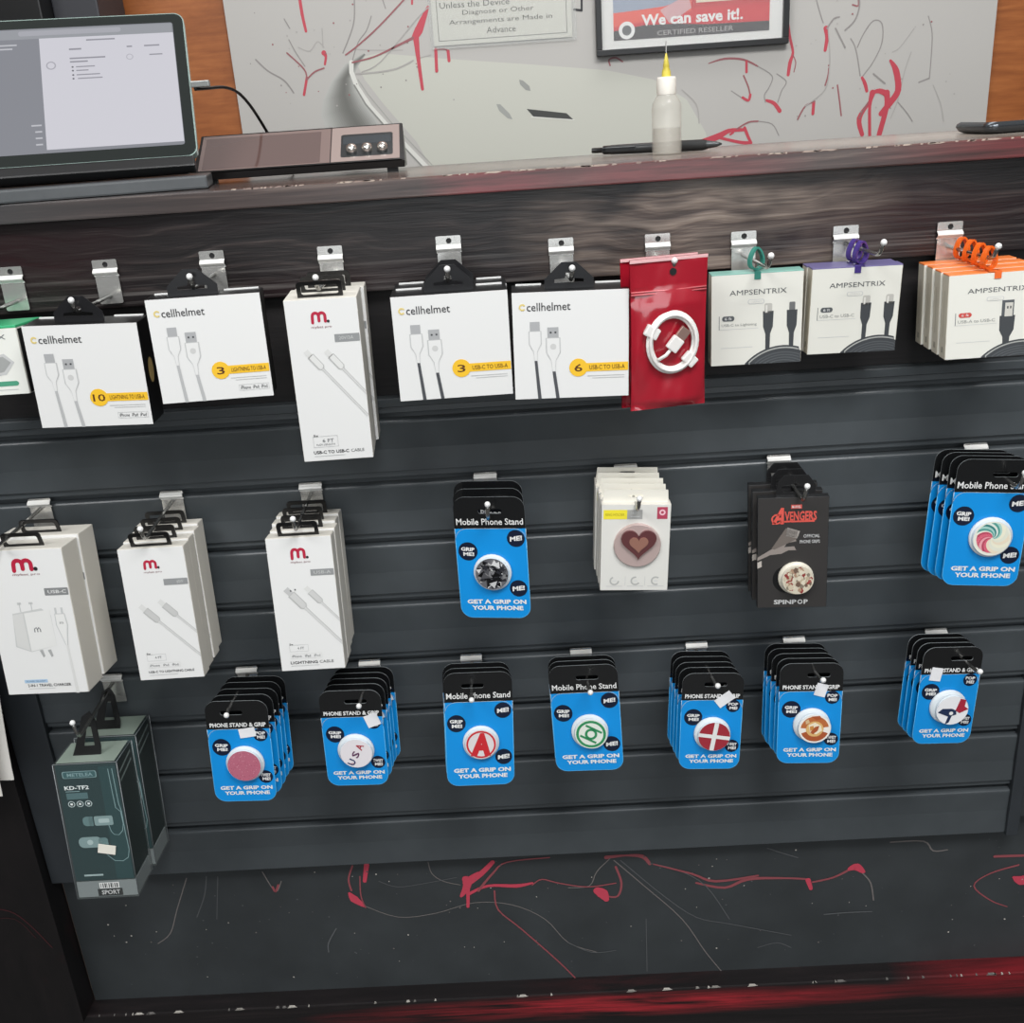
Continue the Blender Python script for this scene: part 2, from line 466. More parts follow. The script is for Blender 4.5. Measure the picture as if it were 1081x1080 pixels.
# ---- service counter
ctr = thing('service_counter', 'black and red stained wooden service counter with slat wall front', 'counter', (0, 0, -0.95))
def part(mb, name, root=ctr):
    o = mb.build(name, root); o.location = -(Vector(root.location)-Vector((0, 0, Z0))); return o
b = MB()
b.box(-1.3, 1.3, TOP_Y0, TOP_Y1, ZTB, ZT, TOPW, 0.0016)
for i in range(90):      # chipped paint along the worn front edge
    x = random.uniform(-0.30, 0.62); w = random.choice((.002, .003, .006, .010, .018)); h = random.uniform(.0003, .0012)
    b.prism([(x, ZT-.0004-h), (x+w*.3, ZT-.0006-h*random.random()), (x+w*.7, ZT-.0004-h), (x+w, ZT-.0004), (x+w*.8, ZT+.0001), (x+w*.2, ZT+.0001)], TOP_Y0+.0001, TOP_Y0+.0016+random.random()*.002, mat(random.choice(('#a8968a', '#b8a89a', '#8f7c74')), 0.5))
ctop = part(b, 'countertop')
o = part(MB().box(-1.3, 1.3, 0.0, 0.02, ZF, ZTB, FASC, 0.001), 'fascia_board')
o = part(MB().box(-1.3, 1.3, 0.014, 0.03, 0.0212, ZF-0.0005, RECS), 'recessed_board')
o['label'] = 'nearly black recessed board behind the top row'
KY = 0.018
b = MB(); b.box(-0.6665, 1.3, KY+0.0003, KY+0.02, ZB, SB+0.02, KICK)
PAINT = mat('#c34457', 0.4); PAINT2 = mat('#8f4a50', 0.5); PALE = mat('#6f6a68', 0.6); PALE2 = mat('#56585a', 0.6); CHIP = mat('#b9b4ac', 0.6)


def splat(mb, Y, strokes, thick=0.0004):
    """runs of paint: strokes = (material, width in m or list, photo points)"""
    a = Art(mb, (0, Y, 0), (1, 0, 0), (0, 0, -1), (0, -1, 0), 1, 1)
    for k, (mt, w, pts) in enumerate(strokes):
        q = [at(x, y, Y) for x, y in pts]
        # smooth the hand-drawn polyline
        pp = [(p.x, -p.z) for p in q]
        if len(pp) > 2:
            out = []
            for i in range(len(pp)-1):
                p0, p1, p2, p3 = pp[max(i-1, 0)], pp[i], pp[i+1], pp[min(i+2, len(pp)-1)]
                for t in (0, .25, .5, .75):
                    out.append(tuple(0.5*(2*p1[c]+(p2[c]-p0[c])*t+(2*p0[c]-5*p1[c]+4*p2[c]-p3[c])*t*t+(3*p1[c]-p0[c]-3*p2[c]+p3[c])*t**3) for c in (0, 1)))
            out.append(pp[-1]); n0 = len(pp)
            if isinstance(w, (list, tuple)):
                ws = []
                for i in range(len(out)):
                    f = i/(len(out)-1)*(len(w)-1); j = min(int(f), len(w)-2); g = f-j; ws.append(w[j]*(1-g)+w[j+1]*g)
                w = ws
            pp = out
        elif isinstance(w, (list, tuple)): w = [w[0], w[-1]]
        a.stroke(pp, w, mt, 2+(k % 7)*0.7)


KS = [(PAINT, [.004, .010, .012, .006], [(487, 946), (492, 938), (495, 930), (505, 922)]),
      (PAINT, [.012, .008, .006], [(493, 932), (508, 922), (520, 910)]), (PAINT, [.011, .005, .004], [(492, 928), (494, 942), (494, 957)]),
      (PAINT, [.005, .004, .006, .003], [(494, 944), (515, 935), (545, 935), (562, 932)]), (PAINT2, [.004, .003, .002, .002], [(505, 940), (520, 922), (535, 910), (580, 905)]),
      (PAINT2, .002, [(562, 934), (572, 928), (590, 932), (620, 936), (650, 932)]),
      (PAINT2, .0022, [(522, 940), (526, 960), (550, 980), (590, 1015), (615, 1040)]),
      (PALE, .0013, [(382, 955), (420, 968), (460, 964), (500, 953), (540, 955), (575, 970), (600, 995), (630, 1005)]),
      (PAINT, [.004, .012, .005], [(369, 943), (374, 949), (384, 956)]), (PAINT2, .0025, [(371, 940), (368, 928), (372, 914)]),
      (PAINT, [.007, .005], [(387, 913), (385, 930)]), (PAINT2, .0018, [(380, 925), (381, 945), (386, 958)]),
      (PALE, .0015, [(277, 920), (291, 941), (297, 930)]), (PAINT2, .003, [(288, 936), (291, 941), (294, 934)]), (PALE, .0015, [(197, 927), (187, 960), (180, 985), (167, 996)]),
      (PALE2, .0015, [(218, 925), (216, 945), (208, 968)]), (PALE2, .0012, [(230, 925), (229, 970)]), (PALE2, .002, [(355, 980), (347, 995), (347, 1005)]),
      (PALE, .0013, [(452, 910), (456, 922), (468, 930), (486, 934)]), (PALE2, .0012, [(400, 930), (420, 936), (450, 932), (482, 926)]),
      (PAINT, [.012, .016, .008], [(631, 940), (636, 943), (640, 949)]), (PAINT2, .003, [(640, 946), (652, 946), (656, 932), (650, 915)]),
      (PAINT2, [.006, .003, .006, .004], [(640, 905), (660, 903), (678, 904), (686, 912)]), (PALE, .0014, [(644, 906), (630, 920), (622, 935), (600, 937)]),
      (PALE, .0015, [(648, 908), (680, 935), (720, 970), (745, 1005), (770, 1035)]), (PALE2, .0014, [(655, 908), (700, 945), (735, 968), (770, 975), (835, 987)]),
      (PALE2, .0014, [(686, 911), (715, 918), (745, 935), (770, 970)]), (PAINT2, [.002, .003, .004, .003], [(690, 912), (730, 922), (755, 930), (800, 924)]),
      (PAINT2, [.003, .004, .005, .003, .003], [(735, 932), (765, 937), (790, 928), (830, 927), (852, 928)]), (PAINT, [.007, .005], [(853, 929), (856, 938)]),
      (PAINT2, [.003, .003, .004], [(858, 931), (880, 926), (900, 916)]), (PAINT, [.006, .012, .006], [(897, 917), (904, 915), (911, 920)]),
      (PALE, .002, [(911, 922), (919, 932), (922, 950)]), (PALE2, .002, [(870, 965), (895, 963), (920, 962)]), (PALE2, .0012, [(682, 970), (683, 1025)]),
      (PALE, .002, [(940, 889), (975, 888), (985, 898), (1000, 897)]), (PAINT2, .004, [(1050, 904), (1081, 903)]), (PAINT2, [.003, .002, .002, .0015], [(1075, 913), (1045, 922), (1028, 935), (1045, 950), (1063, 957)]),
      (PAINT, [.004, .016, .014], [(1070, 926), (1078, 929), (1090, 928)]), (PALE2, .0014, [(800, 1000), (820, 995), (835, 1000)]), (PALE2, .0014, [(600, 995), (625, 1005), (650, 1003)]),
      (PALE2, .0015, [(810, 895), (825, 900), (842, 905)])]
splat(b, KY, KS)
a = Art(b, (0, KY, 0), (1, 0, 0), (0, 0, -1), (0, -1, 0), 1, 1)
for i in range(150):
    a.ell(random.uniform(-0.62, 0.68), random.uniform(0.62, 0.82), random.choice([.0007, .0009, .0013]), random.choice([PALE, PALE2, PALE2, CHIP]), 5, n=6)
kp = part(b, 'kick_panel')
b = MB(); b.box(-1.3, 1.3, -0.010, KY+0.02, -0.95, ZB, BASE, 0.002)
for i in range(46):
    x = random.uniform(-0.66, 0.68); w = random.choice([.002, .003, .004, .006, .014]); h = random.uniform(.0002, .0011)
    b.prism([(x, ZB-.001-h), (x+w*.5, ZB-.0015-h*random.random()), (x+w, ZB-.0008), (x+w*.7, ZB+.0001), (x+w*.2, ZB+.0001)], -.0101, -.0075, mat(random.choice(('#b9b4ac', '#8c8882', '#6f6c69')), .6))
a = Art(b, (0, -0.0100, 0), (1, 0, 0), (0, 0, -1), (0, -1, 0), 1, 1)
bs = part(b, 'base_board')
b = MB(); b.box(-1.3, -0.668, -0.02, 0.02, ZB, ZF, POST, 0.001)
splat(b, -0.0201, [(mat('#3e1a1e', .5), .0016, [(-20, 958), (10, 962), (30, 975), (55, 1000)]), (mat('#33191b', .5), .0013, [(-20, 972), (15, 970), (38, 990)])])
ep = part(b, 'end_board')

part(MB().box(0.594, 1.3, 0.004, 0.03, SB+0.0205, ZF-0.0005, KICK, 0.001), 'right_board')

# ---- slat wall
sw = thing('slatted_panel', 'dark grey slatted display panel set into the counter front', 'slatted panel', (0, 0, SB))
prof = [(0.018, 0.0207), (0.0012, 0.0207), (0.0, 0.0195)]
def slat(zt, zb):
    md = (zt+zb)/2
    return [(0.012, zt), (0.0032, zt), (0.0012, zt-0.0008), (0.0002, zt-0.0022), (0, zt-0.004), (0.0014, md), (0, zb+0.0085), (0.0004, zb+0.0078),
            (0.0034, zb+0.0068), (0.0030, zb+0.0012), (0.0036, zb), (0.012, zb)]
prof += [(0.0, 0.0115), (0.0034, 0.0100), (0.0030, 0.0042), (0.0036, 0.0032), (0.012, 0.0032)]
for i, g in enumerate(GR):
    zb = GR[i+1]+0.0032 if i < 7 else None
    if zb is not None: prof += slat(g-0.0034, zb)
    else: prof += [(0.012, g-0.0034), (0.0032, g-0.0034), (0.0012, g-0.0042), (0.0002, g-0.0056), (0, g-0.0074), (0.0012, (g+SB)/2), (0, SB+0.001), (0.001, SB), (0.018, SB)]
b = MB(); n = len(prof)
b.add([(XL, y, z) for y, z in prof]+[(XR, y, z) for y, z in prof], [(i, i+n, (i+1) % n+n, (i+1) % n) for i in range(n)], SLAT)
b.box(XL, XR, 0.0125, 0.0178, SB, 0.0205, BLACKM)
part(b, 'slats', sw)
part(MB().box(-0.667, XL, -0.005, 0.018, SB-0.002, 0.02, TRIM, 0.0015), 'left_trim', sw)
part(MB().box(XR, 0.5935, -0.005, 0.018, SB-0.002, 0.02, TRIM, 0.0015), 'right_trim', sw)

# ---- back wall mural
MY = 1.10
MUR = mat('#bebbb6', 0.55, noise=0.012, nscale=3)
b = MB(); b.box(-0.543, 0.9355, MY, 1.112, -0.949, 1.0, MUR)
a = Art(b, (0, MY, 0), (1, 0, 0), (0, 0, -1), (0, -1, 0), 1, 1)
def W2(pts): return [(at(x, y, MY).x, -at(x, y, MY).z) for x, y in pts]
a.poly(W2([(374, 62), (400, 56), (470, 62), (560, 68), (640, 74), (690, 84), (725, 105), (745, 140), (756, 200), (468, 200), (440, 150), (405, 110), (385, 84)]), mat('#c9c9be', .55), 1)
def mix(p, q, t): return [(u[0]*(1-t)+v[0]*t, u[1]*(1-t)+v[1]*t) for u, v in zip(p, q)]
co = [(384, 56), (364, 68), (350, 86), (341, 106), (339, 122), (345, 138), (358, 152)]
ci = [(386, 58), (378, 70), (373, 82), (377, 96), (385, 110), (396, 124), (412, 152)]
KT = [(0, 190), (.15, 176), (.32, 150), (.5, 122), (.62, 112), (.74, 128), (.86, 156), (1, 188)]
def tone(t):
    for (a_, u), (b_, v) in zip(KT, KT[1:]):
        if t <= b_: return u+(v-u)*(t-a_)/(b_-a_)
for i in range(24):
    A_, B_ = mix(co, ci, i/24), mix(co, ci, (i+1)/24); g = int(tone((i+.5)/24))
    for j in range(6): a.poly(W2([A_[j], B_[j], B_[j+1], A_[j+1]]), mat('#%02x%02x%02x' % (g, g, max(0, g-5)), .55), 2)
LN = mat('#a9a9a3', .55); EDG = mat('#e0dfd8', .55)
a.stroke(W2([(371, 66), (371, 76), (377, 92), (391, 113), (419, 144), (452, 178)]), .009, EDG, 3)
a.stroke(W2([(378, 84), (388, 99), (412, 128), (436, 153), (458, 176)]), .0018, LN, 4)
a.stroke(W2([(374, 90), (386, 110), (414, 142), (446, 176)]), .003, mat('#8f8f8a', .55), 4)
a.poly(W2([(556, 115), (598, 119.5), (605, 126), (563, 123)]), mat('#3f403e', .5), 4)
a.stroke(W2([(561, 123.5), (606, 126.5)]), .002, EDG, 3)
a.poly(W2([(524, 110), (528, 110), (538, 120), (541, 126), (536, 125), (527, 117)]), mat('#a2a39e', .5), 4)
a.poly(W2([(548, 84), (552, 85), (559, 91), (560, 96), (555, 95), (549, 89)]), mat('#9a9b96', .5), 4)
MR = mat('#c44654', .45); MG = mat('#96918e', .55); MG2 = mat('#aeaaa6', .55); MB2 = mat('#9c5f63', .5)
MS = [(MR, [.006, .006, .005], [(316, -4), (319, 15), (323, 33)]), (MR, [.010, .005, .004], [(342, 56), (344, 60), (343, 68)]),
      (MR, .005, [(321, 100), (323, 88), (324, 82)]), (MB2, .003, [(324, 84), (321, 73), (303, 56)]), (MB2, .003, [(324, 84), (332, 76), (342, 72)]),
      (MB2, .003, [(428, -2), (400, 28), (378, 48), (365, 58)]), (MB2, [.003, .003, .004, .005], [(372, 66), (395, 60), (420, 48), (436, 40)]),
      (MG, .0025, [(362, 56), (370, 36), (374, 20), (374, -4)]), (MG, .002, [(372, 64), (378, 45), (387, 32), (392, 17)]), (MG, .003, [(270, 63), (283, 75), (300, 85), (310, 98)]),
      (MG, .002, [(305, 42), (312, 55), (322, 70)]), (MG, .002, [(300, 20), (306, 30)]), (MG2, .003, [(376, 78), (400, 76), (420, 72), (436, 64)]), (MG2, .002, [(382, 76), (402, 65), (440, 20), (452, 8)]),
      (MG2, .002, [(372, 52), (395, 53), (425, 53)]), (MG, .002, [(403, -3), (407, 9)]), (MG2, .002, [(315, 50), (327, 54), (335, 44), (342, 50)]), (MG2, .002, [(340, 30), (341, 50)]),
      (MR, [.004, .012, .016, .012], [(452, 7), (446, 22), (442, 32), (438, 39)]), (MR, [.012, .007, .006], [(439, 39), (442, 65), (446, 94)]), (MR, .006, [(460, 52), (461, 75)]),
      (MB2, .003, [(462, 52), (470, 52), (473, 55)]), (MR, .006, [(473, 54), (474, 64)]), (MR, .004, [(435, 0), (435, 4)]),
      (MG2, .002, [(455, 58), (440, 62)]), (INK, .004, [(614, -3), (614, 11)]), (INK, .004, [(614, 11), (606, 10)]),
      (MB2, .003, [(644, 69), (643, 63), (650, 61), (657, 65)]),
      (MR, [.004, .005, .005, .007, .006], [(832, 24), (834, 40), (837, 55), (834, 66), (832, 79)]), (MB2, .002, [(837, 58), (840, 66), (838, 76)]),
      (MB2, [.002, .004, .004, .003], [(748, 67), (765, 62), (785, 63), (800, 70)]), (MG, .002, [(800, 70), (815, 80), (812, 92), (807, 100), (808, 108)]), (MR, .005, [(788, 65), (788, 76)]),
      (MB2, .003, [(785, 80), (790, 92), (792, 102)]), (MR, .005, [(792, 100), (790, 106), (784, 103)]), (MG, .002, [(772, 96), (784, 104)]),
      (MR, [.005, .007, .008], [(809, 106), (817, 109), (823, 117)]), (MG, .002, [(820, 78), (830, 86), (825, 96), (821, 108)]),
      (MR, [.012, .012, .008, .006], [(742, 150), (758, 144), (770, 138), (785, 137)]), (MR, [.005, .006, .007], [(758, 145), (780, 150), (792, 151)]), (MR, [.006, .006, .005], [(786, 135), (790, 145), (793, 151)]),
      (MB2, .003, [(778, 136), (790, 129), (800, 128)]), (MG, .002, [(800, 128), (815, 131), (822, 143)]), (MR, .004, [(771, 142), (774, 140)]),
      (MR, [.010, .007, .006], [(872, 30), (873, 40), (871, 53)]), (MG, .003, [(873, 30), (880, 20), (886, 18)]), (MG, .003, [(892, 32), (902, 22), (907, 8), (907, -4)]),
      (MG, .002, [(861, -3), (866, 15), (869, 24)]), (MG, .003, [(882, 30), (888, 42), (892, 50)]), (MG, .0025, [(898, 41), (902, 48), (905, 60), (908, 80)]),
      (MG, .0022, [(905, 50), (912, 35), (922, 22), (931, 25), (931, 45), (922, 65), (911, 80)]), (MR, [.005, .007, .006], [(910, 82), (913, 88), (915, 96)]),
      (MR, [.005, .012, .012, .012, .010], [(940, 64), (946, 75), (948, 95), (940, 108), (930, 120)]), (MR, [.012, .010, .010], [(936, 98), (936, 112), (928, 142)]),
      (MR, [.005, .009, .012], [(920, 98), (928, 96), (936, 99)]), (MR, [.012, .006, .006], [(921, 98), (918, 112), (918, 144)]), (MR, [.005, .010, .008], [(918, 108), (907, 125), (910, 142)]),
      (MB2, .004, [(920, 104), (912, 115), (907, 125)]), (MB2, .003, [(884, 90), (886, 105), (888, 122)]), (MR, .006, [(859, 108), (858, 120)]), (MB2, .003, [(860, 107), (850, 112), (842, 126)]),
      (MB2, .003, [(875, 72), (874, 80), (871, 90)]), (MG2, .002, [(874, 30), (876, 60), (874, 85), (868, 98), (850, 112)]), (MG, .002, [(980, 17), (984, 35), (983, 60), (981, 83)]),
      (MG2, .002, [(965, 30), (950, 50), (942, 55)]), (MG2, .002, [(962, 55), (955, 75), (948, 105), (940, 125)]), (MG2, .002, [(985, 90), (993, 110), (996, 128)]), (MG, .002, [(948, 108), (958, 120), (963, 128)]),
      (MG2, .002, [(720, 95), (735, 110), (738, 130)]), (MG, .003, [(922, 78), (934, 88)]), (MG, .003, [(980, 83), (970, 87)]), (MB2, .003, [(906, -3), (906, 6), (900, 5)])]
splat(b, MY, MS)
for i in range(60):
    p = at(random.choice([random.uniform(260, 480), random.uniform(840, 1010)]), random.uniform(0, 135), MY)
    a.ell(p.x, -p.z, random.choice([.0012, .0018]), random.choice([MG, MG2, MB2]), 5, n=6)
tag(b.build('mural_panel', loc=(0.2, MY, -0.949)), 'white mural wall panel with red paint splatter and a printed grey phone outline', 'wall panel')

# text sign
p0, p1 = at(455, 30, 1.09), at(602, 40, 1.09)
sgW = 0.268; sx0 = at(458, 46, 1.09).x
t = thing('paper_sign', 'white printed notice in a clear sleeve on the mural wall', 'sign', (sx0, 1.098, 0.427), D(0, 0, 0))
b = MB(); b.box(0, sgW, -0.0015, 0.0, 0, 0.21, mat('#d4d2c8', 0.5))
a = Art(b, (0, -0.0016, 0.21), (1, 0, 0), (0, 0, -1), (0, -1, 0), sgW, 0.21)
a.outline(0.035, 0.965, 0.03, 0.965, 0.006, mat('#86857f', .5))
TX = mat('#5b5a56', .55)
for tx, x0, x1, y in (('Unless the Device', 0.06, 0.56, 0.668), ('Diagnose or Other', 0.22, 0.73, 0.742), ('Arrangements are Made in', 0.12, 0.86, 0.818), ('Advance', 0.385, 0.595, 0.895)):
    a.text(tx, x0, x1, y, 0.052, TX)
b.build('notice_sheet', t)
MB().box(-0.006, sgW+0.008, -0.003, -0.0018, -0.006, 0.215, mat('#dfe2de', 0.12, alpha=0.16)).build('clear_sleeve', t)

# framed poster
fx0, fx1 = at(630, 58, 1.085).x, at(832, 46, 1.085).x; FW = fx1-fx0; fz0 = at(730, 53, 1.085).z; FH = 0.30
t = thing('framed_poster', 'black framed red poster hanging on the mural wall', 'poster', (fx0, 1.098, fz0))
b = MB(); fw = 0.011
b.box(0, FW, -0.018, 0, 0, fw, BLACK, 0.001); b.box(0, FW, -0.018, 0, FH-fw, FH, BLACK, 0.001)
b.box(0, fw, -0.018, 0, fw, FH-fw, BLACK, 0.001); b.box(FW-fw, FW, -0.018, 0, fw, FH-fw, BLACK, 0.001)
b.build('frame', t)
b = MB(); b.box(fw, FW-fw, -0.008, -0.002, fw, FH-fw, mat('#d9d9d5', .5))
pw, ph = FW-0.07, FH-0.06
a = Art(b, (0.034, -0.0082, FH-0.034), (1, 0, 0), (0, 0, -1), (0, -1, 0), pw, ph)
a.rect(0, 1, 0, 1, mat('#c5222b', .4)); a.rect(0, 0.5, 0.0, 0.80, mat('#8d97a8', .4), 2)
a.poly([(0, .8), (.15, .79), (.33, .775), (.5, .72), (.5, .82), (.3, .86), (0, .9)], mat('#d9503f', .4), 3)
a.poly([(0, .93), (.2, .9), (.4, .905), (.6, .925), (1, .93), (1, 1), (0, 1)], mat('#2e2b2c', .4), 3)
a.poly([(.30, .80), (.48, .70), (.5, .80), (.36, .90)], mat('#c79a9c', .4), 4)
a.rect(0.5, 1, 0.0, 0.80, mat('#b81e28', .4), 2); a.rect(0.53, 0.98, 0.715, 0.765, mat('#d8cdb8', .4), 4)
a.text('We can save it!.', 0.18, 0.83, 0.865, 0.085, PURE, 5, bold=0.03)
a.text('CERTIFIED RESELLER', 0.28, 0.77, 0.965, 0.036, mat('#9c9a98', .5), 5, bold=0.01)
a.ell(0.085, 0.93, 0.052, PURE, 5); a.ell(0.085, 0.93, 0.03, mat('#55585a', .5), 6)
b.build('poster_print', t)
b = MB(); b.box(fw, FW-fw, -0.012, -0.0105, fw, FH-fw, mat('#ffffff', 0.04, alpha=0.06)); b.build('glass', t)

# dark cabinet behind the tablet
cz = at(60, 17.5, 0.95).z
t = thing('tall_cabinet', 'tall black cabinet against the wood wall behind the tablet', 'cabinet', (-0.83, 0.95, -0.95))
MB().box(-0.25, 0.018, -0.05, 0.14, 0.0005, 2.0, BLACK, 0.003).build('body', t)
MB().box(0.018, 0.10, -0.0, 0.14, 0.0005, 2.0, mat('#34353a', .5), 0.003).build('side_panel', t)

# ---- tablet on its stand
TW, TH = 0.2477, 0.1754
tloc = (-0.4746, 0.13, 0.4254); trot = (-0.6001, 0.0039, 0.2042)
t = thing('tablet', 'tablet computer with lit screen leaning on a dark stand on the counter', 'tablet', tloc, trot)
b = MB(); b.prism(rrect(-TW/2, TW/2, -TH, 0, 0.011), 0.0, 0.009, mat('#9fb3ac', .25, metal=.4)); b.build('case', t)
b = MB(); b.prism(rrect(-TW/2+.0012, TW/2-.0012, -TH+.0012, -.0012, 0.010), -0.0004, 0.0005, mat('#0c1512', .08, coat=1.0)); b.build('bezel', t)
b = MB(); sw_, sh_ = TW-.022, TH-.026
Oo = (-TW/2+.010, -0.0005, -.012)
a = Art(b, Oo, (1, 0, 0), (0, 0, -1), (0, -1, 0), sw_, sh_)
SE = 0.85
a.rr(0, 1, 0, 1, .012, mat('#8f919a', .2, emit=SE), 1)
a.rect(0, .995, .008, .085, mat('#a3a6ad', .2, emit=SE), 2); a.rr(.30, .76, .02, .06, .01, mat('#b6b7c0', .2, emit=SE), 3)
a.rect(.39, .998, .085, .975, mat('#dcdbe4', .2, emit=.92), 3)
for x0, x1, y, w in ((.60, .73, .115, .012), (.52, .575, .185, .014), (.78, .805, .185, .012), (.86, .93, .185, .012), (.52, .68, .26, .012), (.52, .60, .288, .012), (.545, .63, .33, .009), (.545, .60, .36, .009), (.545, .65, .395, .009), (.55, .66, .425, .009), (.88, .94, .26, .01)):
    a.rect(x0, x1, y-w/2, y+w/2, mat('#a3a2ad', .2, emit=.8), 4)
for y in (.33, .36, .395, .425): a.ell(.53, y, .005, mat('#77767f', .2, emit=.8), 4, n=8)
a.ring(.435, .31, .016, .022, mat('#b9b8c2', .2, emit=.85), 4); a.ring(.79, .27, .012, .016, mat('#c2c1cb', .2, emit=.85), 4)
for x0, x1, y in ((.10, .29, .13), (.10, .27, .16), (.33, .375, .78), (.345, .375, .83), (.345, .375, .88), (.345, .375, .93)): a.rect(x0, x1, y-.006, y+.006, mat('#d0d1d8', .2, emit=SE), 3)
b.build('screen', t)
b = MB(); b.box(-TW/2+.003, TW/2-.004, -0.003, 0.012, -TH-.013, -TH-.0005, BLACK, 0.002); b.box(-TW/2+.004, TW/2-.05, 0.010, 0.013, -TH, -.03, BLACKM, .001)
b.build('folio_back', t)
# base slab of the stand lies on the counter
bc = Vector((-0.4746, 0.13, 0.4254))
T = Matrix.Translation((-0.460, 0.075, ZT)) @ Matrix.Rotation(0.2042, 4, 'Z')
b = MB(); b.box(-TW/2-.006, TW/2+.004, -0.075, 0.055, 0.0005, 0.0135, mat('#4d5052', .4, noise=.1, nscale=40), 0.002, T=T)
b.box(-TW/2+.02, TW/2-.02, 0.0, 0.055, 0.0135, 0.020, BLACKM, 0.002, T=T)
tag(b.build('stand_base', loc=(-0.46, 0.075, ZT)), 'flat dark grey slab under the tablet on the counter', 'stand')
# cable
pts = [(205, 92, .10), (219, 91, .11), (236, 90, .125), (250, 95, .14), (262, 107, .155), (273, 123, .17), (283, 140, .185), (296, 165, .2), (310, 182, .205)]
P = [at(*p) for p in pts]
t = thing('charging_cable', 'black charging cable with grey plug in the side of the tablet', 'cable', P[2])
o = P[2]
def cat_(P, k=4):
    out = []
    for i in range(len(P)-1):
        p0, p1, p2, p3 = P[max(i-1, 0)], P[i], P[i+1], P[min(i+2, len(P)-1)]
        for j in range(k):
            u = j/k; out.append(0.5*(2*p1+(p2-p0)*u+(2*p0-5*p1+4*p2-p3)*u*u+(3*p1-p0-3*p2+p3)*u**3))
    return out+[P[-1]]
MB().tube([q-o for q in cat_([q-Vector((0, 0, .002)) for q in P[0:]])], 0.0017, BLACK).build('cord', t)
d = P[1]-P[0]
MB().box(-.003, .017, -.003, .003, -.0005, .006, mat('#8f918f', .35, metal=.6), .001, T=Matrix.Translation(P[0]-o)).build('plug', t)

# ---- tilted glass topped device with three knobs
A0, A1 = at(204, 187, .100), at(428, 182, .112); Bk0, Bk1 = at(213, 142, .155), at(424, 133, .167)
A0.z = A1.z = ZT+0.006
U = (A1-A0); gw = U.length; U.normalize(); yaw = math.atan2(U.y, U.x)
gz = (Bk0.z+Bk1.z)/2-ZT; gd = 0.058
t = thing('card_terminal', 'low tilted black desk device with glass top in painted brown reflection and three knobs', 'desk device', (A0.x, A0.y, ZT), (0, 0, yaw))
b = MB(); z1 = gz
b.add([(0, 0, .005), (gw, 0, .005), (gw, gd, .005), (0, gd, .005), (-.001, -.002, .012), (gw+.001, -.002, .012), (gw-.001, gd, z1), (.004, gd, z1)],
      [(0, 3, 2, 1), (0, 1, 5, 4), (1, 2, 6, 5), (2, 3, 7, 6), (3, 0, 4, 7), (4, 5, 6, 7)], mat('#0f0e0e', .3))
b.build('body', t)
sl = math.hypot(gd+.002, z1-.012); V = Vector((0, -(gd+.002), -(z1-.012))).normalized(); Nn = Vector((0, -(z1-.012), gd+.002)).normalized()
b = MB(); a = Art(b, Vector((.003, gd-.001, z1))+Nn*.0005, (1, 0, 0), V, Nn, gw-.005, sl-.002)
FRM = mat('#77635e', .12, coat=1.0, spec=.8); GLS = mat('#5c4844', .05, coat=1.0, spec=.9);  # mirrored wood wall put into the brown glass colour
a.rect(0, 1, 0, 1, BLACK, 1); a.rect(.012, .988, .03, .97, FRM, 2); a.rect(0.03, .6, .10, .94, GLS, 3)
a.rect(.648, .652, 0, 1, BLACK, 3); a.rect(.655, .988, .03, .97, mat('#94837d', .15, coat=1.0), 3)
b.build('glass_top', t)
b = MB(); a = Art(b, Vector((.003, gd-.001, z1))+Nn*.0009, (1, 0, 0), V, Nn, gw-.005, sl-.002)
a.rr(.70, .955, .24, .86, .012, mat('#1c2022', .3), 1); a.rect(.71, .945, .30, .52, mat('#33383c', .2), 2); b.build('control_bay', t)
for k in range(3):
    b = MB(); c = Vector((.003, gd-.001, z1))+Vector((1, 0, 0))*((gw-.005)*(.755+.075*k))+V*((sl-.002)*.70)+Nn*.0012
    Tm = Matrix.Translation(c) @ Nn.to_track_quat('Z', 'Y').to_matrix().to_4x4()
    b.lathe([(.0060, 0), (.0062, .003), (.0050, .006), (.002, .0075), (.0003, .0078)], mat('#cfcac4', .18, metal=.9), 14, Tm); b.build('knob', t)
for x in (.012, gw-.02): MB().box(x, x+.012, .004, .012, 0.0003, .0055, BLACKM).build('foot', t)

# ---- needle bottle, pen, phone
bp = at(704, 163.5, .10); bp.z = ZT+0.0003
t = thing('needle_bottle', 'clear plastic dropper bottle with yellow needle tip on the counter', 'bottle', bp)
PLA = mat('#d9d5cb', .25, alpha=.34, coat=.4)
MB().lathe([(.0145, 0), (.0158, .0012), (.0160, .004), (.0160, .046), (.0152, .052), (.0120, .0575), (.0098, .060), (.0098, .064)], PLA, 28).build('bottle_body', t)
MB().lathe([(.0146, .001), (.0148, .027)], mat('#a8a296', .15, alpha=.35), 24).build('liquid', t)
MB().lathe([(.0102, .0605), (.0104, .062), (.0104, .076), (.0095, .0778), (.004, .078)], mat('#e6e2d8', .35, noise=.03, nscale=200), 24).build('cap', t)
MB().lathe([(.0050, .078), (.0046, .083), (.0032, .0875), (.0036, .088), (.0024, .0940), (.0013, .099), (.0007, .101)], mat('#e2d055', .3, alpha=.85), 16).build('needle_hub', t)
MB().lathe([(.0006, .100), (.0006, .1125)], CHROME, 8).build('needle', t)
q0, q1 = at(625, 160, .17), at(762, 154, .125); q0.z = q1.z = ZT+.0062
dv = q1-q0; L = dv.length
t = thing('ballpoint_pen', 'black click ballpoint pen lying behind the dropper bottle', 'pen', q0, Vector((1, 0, 0)).rotation_difference(dv.normalized()).to_euler())
RX = Matrix.Rotation(PI/2, 4, 'Y')
MB().lathe([(.0046, .020), (.0052, .023), (.0055, .05), (.0055, L*.66)], mat('#2a2c2c', .35), 16, RX).build('barrel', t)
